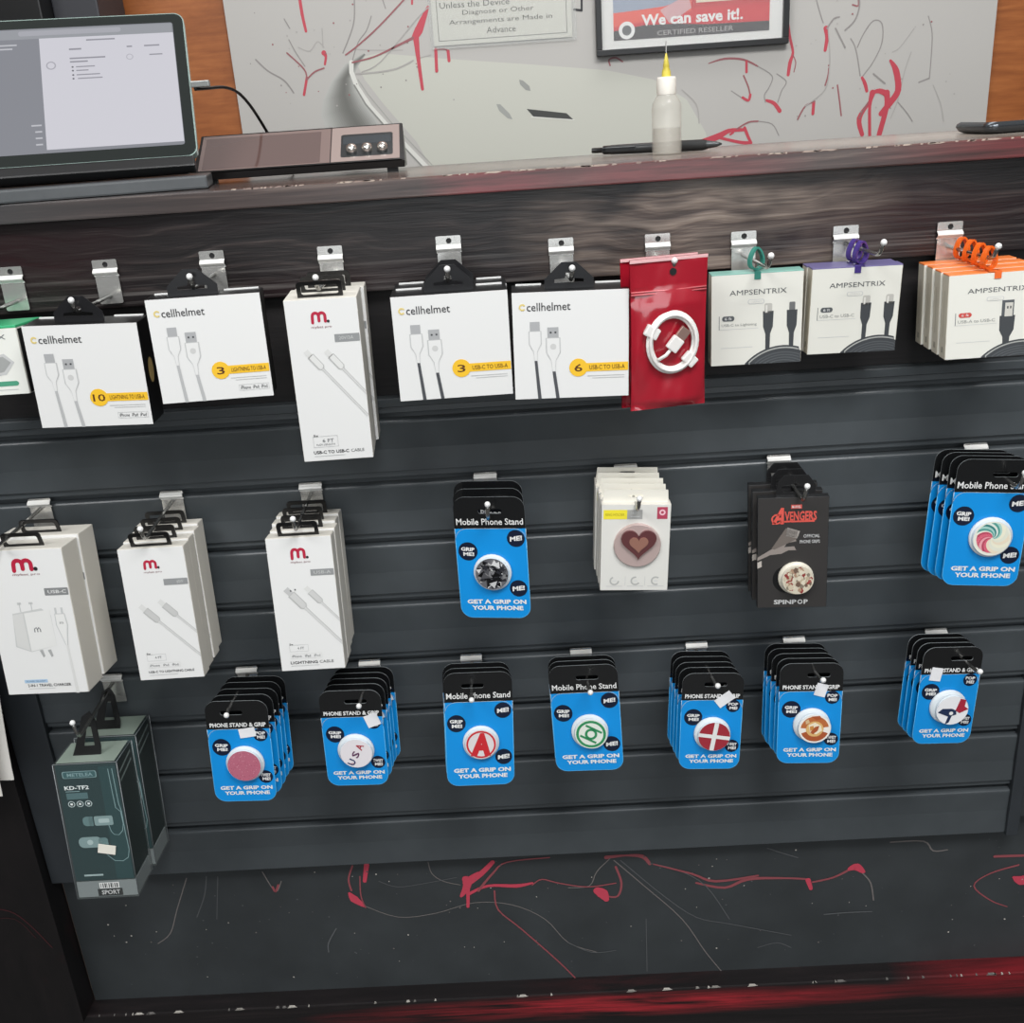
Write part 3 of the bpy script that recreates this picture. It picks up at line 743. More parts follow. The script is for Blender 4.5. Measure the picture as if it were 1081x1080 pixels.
MB().lathe([(.0057, L*.66), (.0060, L*.70), (.0058, L*.86), (.0046, L*.89)], mat('#1c1d1d', .7), 16, RX).build('grip', t)
MB().lathe([(.0045, L*.89), (.0030, L*.96), (.0012, L*.995), (.0006, L)], mat('#3d3f40', .25, metal=.6), 14, RX).build('tip', t)
MB().lathe([(.0028, 0), (.0030, .002), (.0030, .012), (.0048, .014), (.0048, .020)], mat('#1a1b1b', .3), 14, RX).build('click_button', t)
b = MB(); b.box(.014, .052, -.0065, -.0045, -.002, .003, mat('#3a3c3d', .2, metal=.5), .0006); b.box(.013, .018, -.0065, 0, -.002, .003, mat('#3a3c3d', .2, metal=.5), .0006); b.build('clip', t)
ph = at(1023, 138.5, .10); 
t = thing('smartphone', 'dark phone lying flat at the right end of the counter', 'phone', (ph.x, .10, ZT+.0004), D(0, 0, 8))
b = MB(); out = rrect(0, .155, -.037, .037, .012, 8)
vs = []; ring = [(.0, .0035), (.0025, .0010), (.0, .0065), ]
def ins(o, d): 
    cx, cy = .0775, 0
    return [(cx+(x-cx)*(1-d/.0775), cy+(y-cy)*(1-d/.037)) for x, y in o]
lev = [(.007, 0), (.003, .002), (0, .0065), (.001, .0095), (.004, .0118)]
n = len(out)
for d_, h_ in lev: vs += [(x, y, h_) for x, y in ins(out, d_)]
fs = [(j*n+i, j*n+(i+1) % n, (j+1)*n+(i+1) % n, (j+1)*n+i) for j in range(len(lev)-1) for i in range(n)]
b.add(vs, fs, mat('#54585c', .2, metal=.8), True); b.add(vs[:n], [tuple(reversed(range(n)))], BLACK); b.build('frame', t)
b = MB(); b.add(vs[-n:], [tuple(range(n))], mat('#141618', .06, coat=1.0)); b.build('screen', t)

# ---- leaflets hanging at the left edge
for nm, (x, y, Yd), lab in (('leaflet', (19.8, 821, -.055), 'white leaflet hanging on the dark end board, rear of the two'), ('leaflet', (7.8, 838, -.068), 'white leaflet hanging in front of the other on the end board')):
    p = at(x, y, Yd)
    b = MB(); n = 10; vs = []; W_, H_ = .09, .17
    for j in range(n+1):
        v = j/n
        for k, xx in enumerate((0, .5, 1)):
            vs.append((p.x-W_+W_*xx-.012*(1-v)*0-.004*math.sin(v*2), p.y+.006*math.sin(v*3+xx)-.010*(v-1), p.z+H_*(1-v)+.006*(1-xx)*0))
    fs = [(j*3+k, (j+1)*3+k, (j+1)*3+k+1, j*3+k+1) for j in range(n) for k in (0, 1)]
    b.add(vs, fs, mat('#cfccc6', .5), True)
    m_ = len(vs); b.add([v+Vector((0, .0008, 0)) for v in b.v[:m_]], [tuple(reversed(f)) for f in fs], mat('#cfccc6', .5), True)
    o = b.build(nm, loc=p); tag(o, lab, 'leaflet', 'leaflets at the left edge')

# ---- hooks
def hook(px, pz, wz, tip, row, label):
    """plate at x = px with its bent lip at z = pz; wire leaves it at z = wz and ends in an upturned tip"""
    lp = pz
    t = thing('display_hook', label, 'hook', (px, 0, lp), (0, 0, 0), 'chrome display hooks, '+row)
    w = .0128; b = MB(); th = .0012
    top = 0.0100 if row == 'top row' else 0.0030
    y0 = -0.0016 if row == 'top row' else -0.0012
    hole = [circ(0.0005, .0050, .0029, 14)] if row == 'top row' else []
    b.prism(rrect(-w, w, 0.0, top, .0012, 2), y0-th, y0, CHROME, hole)
    if hole: b.prism(circ(.0005, .0050, .0028, 14), y0-.0002, y0+.0006, BLACKM)
    # bent lip: strip profile extruded along x
    pr = [(y0-th, .0012), (-.0062, -.0010), (-.0066, -.0026), (-.0056, -.0040), (-.0034, -.0050), (-.0030, -.0068)]
    for (ya, za), (yb, zb) in zip(pr, pr[1:]):
        T0 = [(-w, ya, za), (w, ya, za), (w, yb, zb), (-w, yb, zb)]
        b.add(T0, [(0, 3, 2, 1)], LIPM, False)
        b.add([(x, y+.0011, z-.0004) for x, y, z in T0], [(0, 1, 2, 3)], LIPM, False)
    b.prism(rrect(-w*.95, w*.95, -.035, -.0066, .0015, 2), -.0032, -.0020, CHROME)
    b.build('back_plate', t)
    tp = Vector(tip)-Vector((px, 0, lp)); s0 = (wz-lp) if row == 'top row' else -.0085
    el = Vector((tp.x-.001, tp.y+.011, wz-lp))
    P = [Vector((0, -.003, s0)), Vector((el.x*.5, el.y*.5, (s0+el.z)/2)), el-Vector((0, -.004, 0)), el+Vector((0, -.001, .0008)), el+(tp-el)*.4+Vector((0, -.002, -.001)), tp]
    MB().tube(P, .0021, WIRE, 10).build('wire', t)
    d = (tp-P[-2]).normalized()
    MB().ball(tp, .0031, NIB, 12).build('end_cap', t)
    return t

H1 = [-.5311, -.4315, -.3196, -.1972, -.0748, .0403, .1392, .2272, .3312, .4369]
L1 = [.176, .177, .179, .176, .1785, .169, .167, .164, .163, .1602]
TP1 = [(-.528, .163), (-.429, .1629), (-.3131, .1777), (-.195, .1694), (-.0709, .1694), (.046, .1629), (.1416, .1638), (.2314, .1625), (.3354, .168), (.4418, .1578)]
N1 = ['green topped charger box', 'cable box marked 10', 'cable box marked 3 with white plugs', 'tall white cable box', 'cable box marked 3 with dark cable', 'cable box marked 6', 'red zip bag',
      'box with teal strap', 'box with purple strap', 'boxes with orange straps']
for x, l, (tx, tz), nm in zip(H1, L1, TP1, N1):
    hook(x, l, tz-.0125, (tx, -.105, tz), 'top row', 'chrome hook with screw hole holding the '+nm)
H2 = [-.5597, -.4092, -.2518, -.0556, .1008, .2705, .4865]
T2 = [(-.563, -.072), (-.4064, -.0745), (-.249, -.0735), (-.0499, -.0701), (.104, -.0735), (.2726, -.0708), (.4893, -.0702)]
N2 = ['white travel charger boxes', 'white boxes above the pink disc cards', 'white lightning cable boxes', 'silver mosaic phone grip cards', 'white heart ring boxes', 'black phone grip boxes', 'swirl phone grip cards']
for x, (tx, tz), nm in zip(H2, T2, N2):
    hook(x, -.0725, -.0815, (tx*.99, -.122, tz+.008), 'middle row', 'chrome slat wall hook holding the '+nm)
H3 = [-.5251, -.3604, -.2115, -.0891, .0424, .1800, .2956, .4630]
T3 = [(-.5283, -.2961), (-.3561, -.2970), (-.2085, -.2945), (-.0840, -.2945), (.0467, -.2931), (.1857, -.2934), (.3002, -.2934), (.4694, -.2933)]
N3 = ['clear earphone boxes', 'pink disc phone grip cards', 'USA lettered phone grip cards', 'red letter A phone grip cards', 'green emblem phone grip cards', 'red disc white cross grip cards', 'brown emblem phone grip cards', 'red and navy emblem grip cards']
for x, (tx, tz), nm in zip(H3, T3, N3):
    hook(x, -.3015, -.2895 if x > -.5 else -.312, (tx*.985, -.124, tz+.008), 'bottom row', 'chrome slat wall hook holding the '+nm)

# ---- products --------------------------------------------------------------
def plug_usb(a, cx, y0, s, light, cab, yc, two=True, dark=False):
    """printed picture of a plug, cable running off the lower edge: metal tip, body, tapering neck, cable"""
    q = a.q
    a.rect(cx-.042*s, cx+.042*s, y0, y0+.085*s, mat('#a9aaab', .4), 3)
    if two:
        a.rect(cx-.024*s, cx-.010*s, y0+.035*s, y0+.05*s, DGREY, 4); a.rect(cx+.012*s, cx+.026*s, y0+.035*s, y0+.05*s, DGREY, 4)
    by = y0+.085*s
    body = [(cx-.055*s, by), (cx+.055*s, by), (cx+.055*s, by+.12*s), (cx+.018*s, by+.19*s), (cx+.014*s, by+.28*s), (cx-.010*s, by+.28*s), (cx-.018*s, by+.19*s), (cx-.055*s, by+.12*s)]
    a.poly(body, mat('#bfc0bf', .45), 3)
    a.poly([(cx+(x-cx)*.86, by+.006+(y-by)*.97) for x, y in body], light, 4)
    a.poly([(cx-.010*s, by+.28*s), (cx+.014*s, by+.28*s), (cx+.03*s+.012, yc), (cx+.03*s-.018, yc)], cab, 3)


def helmet_box(name, label, loc, rot, W, H, num, txt, dark, dep=.037, seal=False, n=1, hx=0.0):
    t = thing('cable_box', label, 'cable box', loc, rot, 'square white cable boxes, top row')
    b = MB(); b.box(-W/2, W/2, 0, dep, -H, 0, BLACK, .0008); b.build('carton', t)
    b = MB(); b.box(-W/2+.0002, W/2-.0002, -.0007, .0006, -H+.0002, -.0002, PURE)
    a = front(b, W, H, -.0007)
    a.ring(.088, .135, .016, .030, mat('#dcc67a', .45), 2, 40, 330, 14)
    a.text('cellhelmet', .125, .50, .135, .075, mat('#3c3c3e', .5), 2, bold=.005)
    cab = mat('#4a4c50', .5) if dark else mat('#b3b4b4', .5)
    wl = mat('#e0e0de', .45)
    plug_usb(a, .19, .27, 1.0, wl, cab, 1.0, two=False); plug_usb(a, .345, .325, 1.14, wl, cab, 1.0)
    a.ell(.345, .505, .026, mat('#c8c8c6', .5), 5)
    a.rect(.55, .995, .672, .752, YEL, 2); a.ell(.56, .712, .080, YEL, 3)
    a.text(str(num), .525 if len(str(num)) == 1 else .505, .595 if len(str(num)) == 1 else .615, .714, .072, mat('#5a3410', .5), 4, bold=.012)
    a.text(txt, .655, .965, .713, .042, mat('#7a5413', .5), 4, bold=.008)
    a.rect(.64, .96, .79, .797, LGREY, 2); a.rect(.68, .96, .812, .818, LGREY, 2)
    if not dark:
        a.outline(.70, .97, .865, .925, .003, LGREY, 2); a.text('iPhone  iPad  iPod', .715, .955, .895, .034, DGREY, 3)
    b.build('front_panel', t)
    # black hang tab with euro slot, standing on the back edge of the carton
    b = MB(); hw = .0235
    tabp = [(-hw+hx, -.004), (hw+hx, -.004), (hw+hx, .009), (.007+hx, .0245), (-.007+hx, .0245), (-hw+hx, .009)]
    slot = [(-.014+hx, .0055), (.014+hx, .0055), (.014+hx, .0085), (.004+hx, .0095), (.003+hx, .0145), (-.003+hx, .0145), (-.004+hx, .0095), (-.014+hx, .0085)]
    b.prism(tabp, dep*.35, dep*.35+.0014, mat('#1a1a1c', .28), [slot]); b.build('hang_tab', t)
    for xa, xb in ((-W/2+.004, hx-hw-.003), (hx+hw+.003, W/2-.004)): MB().box(xa, xb, dep-.004, dep-.001, 0.0, .0012, PURE).build('top_flap', t)
    if seal:
        b = MB(); a = Art(b, (W/2+.0002, 0, 0), (0, 1, 0), (0, 0, -1), (1, 0, 0), dep, H); a.ell(.5, .50, .20, mat('#d6b878', .4), 1, ry=.34); b.build('round_seal', t)
    return t

helmet_box('c', 'square white cable box with yellow badge 10, left end of top row', (-.4244, -.110, .1407), D(1.0, 2.0, 1.8), .109, .101, 10, 'LIGHTNING TO USB-A', False, seal=True, hx=-.004)
helmet_box('c', 'square white cable box with yellow badge 3 and pale grey cables', (-.3044, -.105, .1589), D(.2, .6, 6.5), .107, .101, 3, 'LIGHTNING TO USB-A', False, dep=.030, hx=-.010)
t = helmet_box('c', 'square white cable box with yellow badge 3 and dark cables, front of two', (-.0714, -.105, .1468), D(1.3, .3, 3.0), .111, .102, 3, 'USB-C TO USB-A', True, dep=.036)
stack(t, 2, .0375, lambda i: 'rear of the two square boxes on the badge 3 dark cable hook', dx=-.001)
helmet_box('c', 'square white cable box with yellow badge 6 beside the red bag', (.0432, -.105, .1421), D(.5, 1.4, .1), .111, .104, 6, 'USB-C TO USB-A', True, dep=.042)


def m_logo(a, x0, x1, y0, y1, sub=None):
    w = (x1-x0)*.80; r = w/4*.80; q = a.q; mt = MRED; th = (x1-x0)*.17
    xa = x0+th/2; xb = xa+w/2-th/4; xc = xb+w/2-th/4
    top = y0+r*q; p = []
    def arch(l, rr_):
        c = (l+rr_)/2; R0 = (rr_-l)/2
        return [(c-R0*math.cos(R_(k)), top-R0*math.sin(R_(k))*q) for k in range(0, 181, 20)]
    a.stroke([(xa-.004, y1)]+arch(xa, xb)+[(xb, y1-(y1-top)*.25)], th, mt, 3)
    a.stroke([(xb, y1-(y1-top)*.25)]+arch(xb, xc)+[(xc, y1-(y1-top)*.15)], th, mt, 3.6)
    a.ell(x1-.01, y1-th*.3*q, th*.5, INK, 3)
    if sub: a.text(sub, x0-.01, x1+.03, y1+.028, .018, mat('#7a3b48', .5), 3)


def diag_plug(a, x, y, ang, s, tip, body, cab, L):
    """printed picture of a plug lying diagonally, cable off to the lower right"""
    c, d = math.cos(ang), math.sin(ang)
    def G(u, v): return (x+(u*c-v*d), y+(u*d+v*c)*a.q)
    a.poly([G(0, -.045*s), G(.13*s, -.045*s), G(.13*s, .045*s), G(0, .045*s)], tip, 3)
    a.poly([G(.11*s, -.062*s), G(.36*s, -.062*s), G(.40*s, -.03*s), G(.40*s, .03*s), G(.36*s, .062*s), G(.11*s, .062*s)], mat('#b4b4b2', .45), 3)
    a.poly([G(.12*s, -.05*s), G(.355*s, -.05*s), G(.385*s, -.022*s), G(.385*s, .03*s), G(.355*s, .04*s), G(.12*s, .04*s)], body, 4)
    e = G(L, .015)
    a.poly([G(.39*s, -.022*s), G(L, -.022*s), G(L, .022*s), G(.39*s, .022*s)], mat('#b9b9b7', .45), 3)
    a.poly([G(.39*s, -.012*s), G(L, -.012*s), G(L, .018*s), G(.39*s, .018*s)], cab, 4)


def loop_tab(t, W, y, h=.0170, w=.0215, x=0.0, lean=0.0, mt=None):
    """black plastic hang loop standing on the carton top"""
    b = MB(); out = rrect(-w+x, w+x, -.003, h, .004, 4); inn = rrect(-w+.004+x, w-.004+x, .0025, h-.004, .002, 3)
    b.prism(out, -.0008, .0008, mt or mat('#0c0c0d', .35), [inn], T=Matrix.Translation((0, y, 0)) @ Matrix.Rotation(R_(lean), 4, 'X'))
    b.build('hang_loop', t)


def m_box(label, loc, rot, W, H, dep, kind, group):
    t = thing('cable_box' if kind != 'charger' else 'charger_box', label, 'cable box' if kind != 'charger' else 'charger box', loc, rot, group)
    b = MB(); b.box(-W/2, W/2, 0, dep, -H, 0, mat('#d9d5cb', .42), .0012)
    a = front(b, W, H, 0)
    a.rect(.006, .994, .004, .996, PURE, .6)
    pale, pal2 = mat('#dcdcd9', .45), mat('#cfcfcd', .45)
    if kind == 'charger':
        m_logo(a, .37, .66, .075, .140, 'mybat pro')
        a.rr(.70, .985, .265, .315, .01, mat('#818383', .5), 3); a.text('USB-C', .74, .96, .29, .022, PURE, 4, bold=.01)
        # printed charger
        a.poly([(.26, .43), (.62, .40), (.72, .45), (.72, .66), (.40, .70), (.22, .66)], mat('#c6c7c5', .45), 2)
        a.poly([(.40, .43), (.715, .41), (.72, .66), (.40, .695)], mat('#e0e0dd', .45), 3); a.poly([(.26, .44), (.385, .43), (.385, .69), (.24, .655)], mat('#d2d2cf', .45), 3)
        a.stroke([(.49, .56), (.49, .54), (.515, .53), (.525, .545), (.525, .56)], .012, MGREY, 4); a.stroke([(.525, .545), (.545, .53), (.56, .545), (.56, .56)], .012, MGREY, 4)
        for x in (.36, .50): a.rect(x, x+.012, .36, .42, LGREY, 2); a.rect(x-.02, x+.03, .355, .37, LGREY, 2)
        for x in (.50, .60): a.poly([(x, .69), (x+.04, .685), (x+.055, .73), (x+.03, .74)], mat('#a9aaa9', .4), 4)
        # its cable
        a.poly([(.775, .40), (.80, .40), (.80, .445), (.775, .445)], LGREY, 3); a.poly([(.85, .40), (.875, .40), (.875, .445), (.85, .445)], LGREY, 3)
        a.poly([(.765, .44), (.89, .44), (.905, .52), (.875, .60), (.86, .66), (.83, .66), (.80, .60), (.76, .52)], LGREY, 3); a.poly([(.775, .445), (.88, .445), (.893, .52), (.865, .60), (.85, .66), (.838, .66), (.81, .60), (.772, .52)], mat('#e2e2df', .45), 4)
        a.poly([(.835, .66), (.86, .66), (.885, 1.0), (.845, 1.0)], mat('#d6d6d3', .45), 3)
        a.text('m', .81, .855, .505, .014, MGREY, 5)
        a.rect(.235, .52, .895, .918, mat('#a9c4dc', .45), 3); a.text('POWER DELIVERY', .26, .50, .9065, .011, mat('#50708c', .5), 4)
        a.text('2-IN-1 TRAVEL CHARGER', .265, .80, .937, .020, INK, 3, bold=.015); a.rect(.27, .60, .957, .962, LGREY, 3)
    else:
        if kind == 'cc':
            m_logo(a, .35, .59, .085, .140, 'mybat pro'); a.rr(.64, .985, .215, .262, .006, mat('#8f9191', .5), 3); a.text('20V/3A', .70, .90, .238, .020, LGREY, 4)
            diag_plug(a, .22, .305, R_(52), .85, VLGREY, pale, pal2, 1.25); diag_plug(a, .50, .310, R_(52), .85, VLGREY, pale, pal2, 1.1)
        elif kind == 'cl':
            m_logo(a, .36, .59, .100, .152, 'mybat pro'); a.rr(.62, .985, .235, .282, .006, mat('#8f9191', .5), 3); a.text('60W', .82, .92, .258, .022, LGREY, 4)
            diag_plug(a, .20, .425, R_(47), .92, VLGREY, mat('#c4c4c2', .4), pal2, 1.3); diag_plug(a, .50, .395, R_(47), .88, VLGREY, mat('#c4c4c2', .4), pal2, 1.0)
        else:
            m_logo(a, .36, .62, .090, .155, 'mybat pro'); a.rr(.63, .985, .240, .287, .006, mat('#8f9191', .5), 3); a.text('USB-A', .68, .94, .263, .022, LGREY, 4)
            diag_plug(a, .22, .375, R_(50), 1.05, mat('#bfbfbe', .4), mat('#cbcbc9', .4), pal2, 1.35); diag_plug(a, .53, .370, R_(50), .85, VLGREY, mat('#c9c9c7', .4), pal2, .95)
            a.rect(.285, .305, .385, .396, DGREY, 5); a.rect(.355, .375, .378, .389, DGREY, 5)
        if kind == 'cc':
            a.outline(.165, .52, .838, .910, .006, LGREY, 3); a.text('6 FT', .30, .46, .868, .022, MGREY, 4); a.text('FLEX LENGTH', .21, .47, .893, .012, MGREY, 4); a.text('5x', .18, .25, .834, .016, INK, 4, bold=.01)
            ty = .942
        else:
            a.outline(.165, .46, .800, .852, .005, LGREY, 3); a.text('4 FT', .29, .39, .826, .018, MGREY, 4); a.text('5x', .17, .23, .795, .013, INK, 4, bold=.01)
            a.outline(.165, .66, .868, .905, .005, VLGREY, 3); a.text('iPhone   iPad   iPod', .19, .63, .887, .018, MGREY, 4)
            ty = .937
        if kind == 'cc': a.text('USB-C TO USB-C', .155, .66, ty, .021, INK, 3, bold=.02); a.text('CABLE', .69, .88, ty, .019, DGREY, 3)
        if kind == 'cl': a.text('USB-C TO LIGHTNING CABLE', .155, .86, ty, .018, INK, 3, bold=.015)
        if kind == 'li': a.text('LIGHTNING', .155, .58, ty, .022, INK, 3, bold=.02); a.text('CABLE', .61, .83, ty, .021, DGREY, 3)
        a.rect(.16, .60, ty+.022, ty+.027, LGREY, 3)
    b.build('carton', t)
    loop_tab(t, W, dep*.32, lean=20)
    return t

t = m_box('tall white cable box on top row with red m logo, front of three', (-.1927, -.110, .1506), D(.7, .7, 4.1), .069, .161, .029, 'cc', 'tall white cable boxes, top row')
stack(t, 3, .0305, lambda i: ['', 'middle one of three tall white cable boxes on the top row', 'rear one of three tall white cable boxes on the top row'][i], jit=.0015, dx=-.001)
t = m_box('white travel charger box with printed wall charger, front of two', (-.5425, -.100, -.0901), D(-5.0, 0, -1.7), .090, .166, .036, 'charger', 'white travel charger boxes')
stack(t, 2, .0372, lambda i: 'rear of the two white travel charger boxes at the left edge', dx=.003)
t = m_box('white USB-C to lightning cable box, front of its stack of four', (-.4058, -.100, -.0966), D(-5.2, -.2, .5), .070, .150, .0195, 'cl', 'white cable boxes above the pink disc cards')
stack(t, 4, .0207, lambda i: ORD[i]+' white cable box in the stack above pink disc cards', jit=.0012, dx=-.0008)
t = m_box('white lightning cable box, front of its stack above USA cards', (-.2500, -.100, -.0943), D(-5.8, .2, .4), .069, .150, .0195, 'li', 'white lightning cable boxes')
stack(t, 4, .0207, lambda i: ORD[i]+' white box in the lightning cable stack', jit=.0012, dx=-.0006)


def strap(b, hx, y, top, mt, rx=.0085, hw=.0026):
    """ribbon: down over the front flap, and a flat upright loop standing over the hook wire"""
    b.box(-hw-.0006, hw+.0006, -.0010, -.0003, -.0065, .0008, mt, .0002)
    b.box(min(-hw, hx-hw), max(hw, hx+hw), -.0008, y+.001, .0002, .0012, mt, .0002)
    o = []; i_ = []
    for k in range(28):
        q = 2*PI*k/28; w_ = rx*(1-.30*math.sin(q)); o.append((w_*math.cos(q), top/2+.001+top/2*math.sin(q)))
        i_.append(((w_-.0020)*math.cos(q), top/2+.001+(top/2-.0020)*math.sin(q)))
    b.prism(o, -.0026, .0026, mt, [i_], T=Matrix.Translation((hx, y, 0)) @ Matrix.Rotation(R_(28), 4, 'Z'))


def amp_box(label, loc, rot, W, H, dep, colr, txt, cap, kind, group, hx=0.0, up=.014, red=False):
    t = thing('charging_cable_box', label, 'cable box', loc, rot, group)
    c = mat(colr, .38)
    b = MB(); b.box(-W/2, W/2, 0, dep, -H, -.0012, mat('#d6d0c0', .45), .0008); b.box(-W/2, W/2, 0, dep, -.0016, 0, c, .0006)
    a = front(b, W, H, 0)
    a.rect(.004, .996, .012, .996, mat('#dddcd3', .45), .6)
    a.text('AMPSENTRIX', .20, .82, .205, .055, mat('#55585a', .5), 3)
    a.rr(.40, .58, .285, .335, .02, LGREY, 2); a.rr(.408, .572, .291, .329, .016, mat('#dddcd3', .45), 3); a.text('COMPACT', .43, .55, .31, .02, LGREY, 4)
    a.rect(.085, .092, .45, .60, MGREY, 2)
    a.rr(.12, .255, .452, .508, .026, mat('#c4473f', .4) if red else mat('#55585a', .4), 3); a.text('6 ft', .15, .225, .48, .03, PURE, 4)
    a.text(txt, .115, .50, .555, .036, mat('#8d8f8c', .5), 3); a.rect(.09, .52, .595, .600, LGREY, 2); a.rect(.11, .46, .80, .806, LGREY, 2)
    DK, DK2 = mat('#3d4043', .5), mat('#525659', .5)
    for cx, y0, k in ((.625, .335, kind[0]), (.885, .335, kind[1])):
        if k == 'c': a.rr(cx-.042, cx+.042, y0, y0+.11, .018, mat('#b9b7b0', .35), 3); a.rect(cx-.03, cx-.01, y0+.02, y0+.10, mat('#d9d7d0', .35), 4)
        elif k == 'l': a.rr(cx-.032, cx+.032, y0, y0+.09, .01, mat('#6b6c6c', .35), 3)
        else: a.rect(cx-.062, cx+.062, y0, y0+.19, DK2, 3); a.rect(cx-.03, cx+.05, y0+.03, y0+.19, mat('#c9c6bd', .35), 4); a.rect(cx-.01, cx+.004, y0+.07, y0+.10, DK, 5); a.rect(cx+.02, cx+.034, y0+.07, y0+.10, DK, 5)
        w = .058 if k != 'a' else .08
        yb = y0+(.085 if k != 'a' else .18)
        a.poly([(cx-w, yb), (cx+w, yb), (cx+w*.92, yb+.17), (cx+w*.45, yb+.25), (cx+w*.4, .86), (cx-w*.4, .86), (cx-w*.45, yb+.25), (cx-w*.92, yb+.17)], DK, 3)
    # printed coil of cable in the lower right corner
    def arc(r, mt, l):
        pts = [(1.0, .996)]; cx, cy = .80, 1.33
        for k in range(0, 41):
            th = R_(180+k*4.5); x, y = cx+r*math.cos(th), cy+r*math.sin(th)*.95
            if y < .996 and x < 1.0: pts.append((x, y))
        a.poly([(pts[1][0], .996)]+pts[1:]+[(.996, .996)], mt, l)
    arc(.555, DK, 4); arc(.535, mat('#a7a8a4', .5), 4.4); arc(.520, DK, 5)
    for k, r in enumerate((.48, .45, .42, .39)): arc(r, DK2, 5.5+k); arc(r-.012, DK, 6+k)
    a.rect(.47, .53, 0, .075, c, 3)
    a2 = Art(b, (-W/2-.0001, dep, 0), (0, -1, 0), (0, 0, -1), (-1, 0, 0), dep, H)
    a2.rect(.38, .62, .86, .93, mat('#a09b8e', .5), 1); a2.rect(.42, .55, .2, .75, mat('#c6c0b0', .5), 1)
    b.build('carton', t)
    # translucent coloured strap: up from the front flap and around the hook wire
    b = MB(); S2 = mat(cap, .25, alpha=.88, coat=.4)
    y = dep*.45
    strap(b, hx, y, up+.0085, S2)
    b.build('hang_strap', t)
    return t

t = amp_box('white cable box with teal top and strap, right of the red bag', (.2294, -.060, .1408), D(.8, -.3, -2.1), .090, .092, .020, '#7fb0a4', 'USB-C to Lightning', '#3f8f80', ['c', 'l'], 'white cable boxes with coloured straps')
t = amp_box('white cable box with purple top and strap, front of two', (.3288, -.055, .1397), D(2.5, .6, .4), .089, .087, .016, '#6b6490', 'USB-C to USB-C', '#4b3a86', ['c', 'c'], 'white cable boxes with purple straps', hx=.004)
stack(t, 2, .0168, lambda i: 'rear of the two white cable boxes with purple tops', dx=-.001)
t = amp_box('white cable box with orange top and strap, front of four', (.4486, -.095, .1329), D(-1.7, -1.6, -5.0), .089, .082, .0198, '#f08442', 'USB-A to USB-C', '#ee6a1e', ['a', 'c'], 'white cable boxes with orange straps', hx=-.006, red=True)
stack(t, 4, .0216, lambda i: ORD[i]+' white cable box with orange top and strap', jit=.0008, dz=.0003, dx=.0002)

# green topped charger box at the left edge
t = thing('charger_box', 'white charger box with green top, cut off by the left edge', 'charger box', (-.5409, -.085, .1396), D(-2.9, -.5, -.8))
W, H, dep = .087, .068, .058
b = MB(); b.box(-W/2, W/2, 0, dep, -H, -.0025, mat('#d8d6cd', .45), .0008); b.box(-W/2, W/2, 0, dep, -.003, 0, mat('#3fae78', .35), .0008)
b.add([(W/2+.0002, .002, -.004), (W/2+.0002, dep-.002, -.004), (W/2+.0002, dep-.002, -H+.001), (W/2+.0002, .002, -H+.001)], [(0, 1, 2, 3)], BLACKM)
a = front(b, W, H, 0); a.rect(.004, .996, .05, .996, mat('#e4e5de', .45), .6)
a.text('AMPSENTRIX', .1, .86, .16, .07, MGREY, 3); a.poly([(.52, .45), (.80, .40), (.90, .53), (.78, .70), (.52, .74)], LGREY, 3); a.poly([(.52, .48), (.78, .44), (.86, .53), (.76, .66), (.52, .70)], mat('#9fa19f', .4), 4)
a.rr(.60, .90, .80, .87, .03, mat('#4f9a7c', .4), 3); a.rect(.66, .88, .92, .93, LGREY, 3)
b.build('carton', t)
b = MB(); S2 = mat('#2f9c6c', .25, alpha=.85, coat=.4)
strap(b, .006, dep*.4, .024, S2); b.build('hang_strap', t)


# ---- phone grip cards
def disc_base(t, cx, cz, r, h, lean, mtop, draw, dxy=(0, 0), wall='#d3dbe0'):
    """round grip: wide plastic collar, stem and tilted top plate carrying the picture"""
    g = MB(); T = Matrix.Translation((cx, -.0009, cz)) @ Matrix.Rotation(PI/2, 4, 'X')
    g.lathe([(r, 0), (r, .0018), (r*.97, .0026), (r*.80, h*.62)], mat(wall, .35), 32, T)
    T2 = Matrix.Translation((cx+dxy[0], -.0009-h*.55, cz+dxy[1])) @ Matrix.Rotation(PI/2, 4, 'X')
    g.lathe([(r*.70, -.001), (r*.86, .0006), (r*.90, .0014), (r*.90, .0024), (r*.87, .0032)], mat(wall, .3), 36, T2)
    a = Art(g, Vector((cx+dxy[0]-r, -.0009-h*.55-.0033, cz+dxy[1]+r)), (1, 0, 0), (0, 0, -1), (0, -1, 0), 2*r, 2*r)
    a.ell(.5, .5, .43, mtop, .6, n=36)
    draw(a)
    return g.build('grip_disc', t)


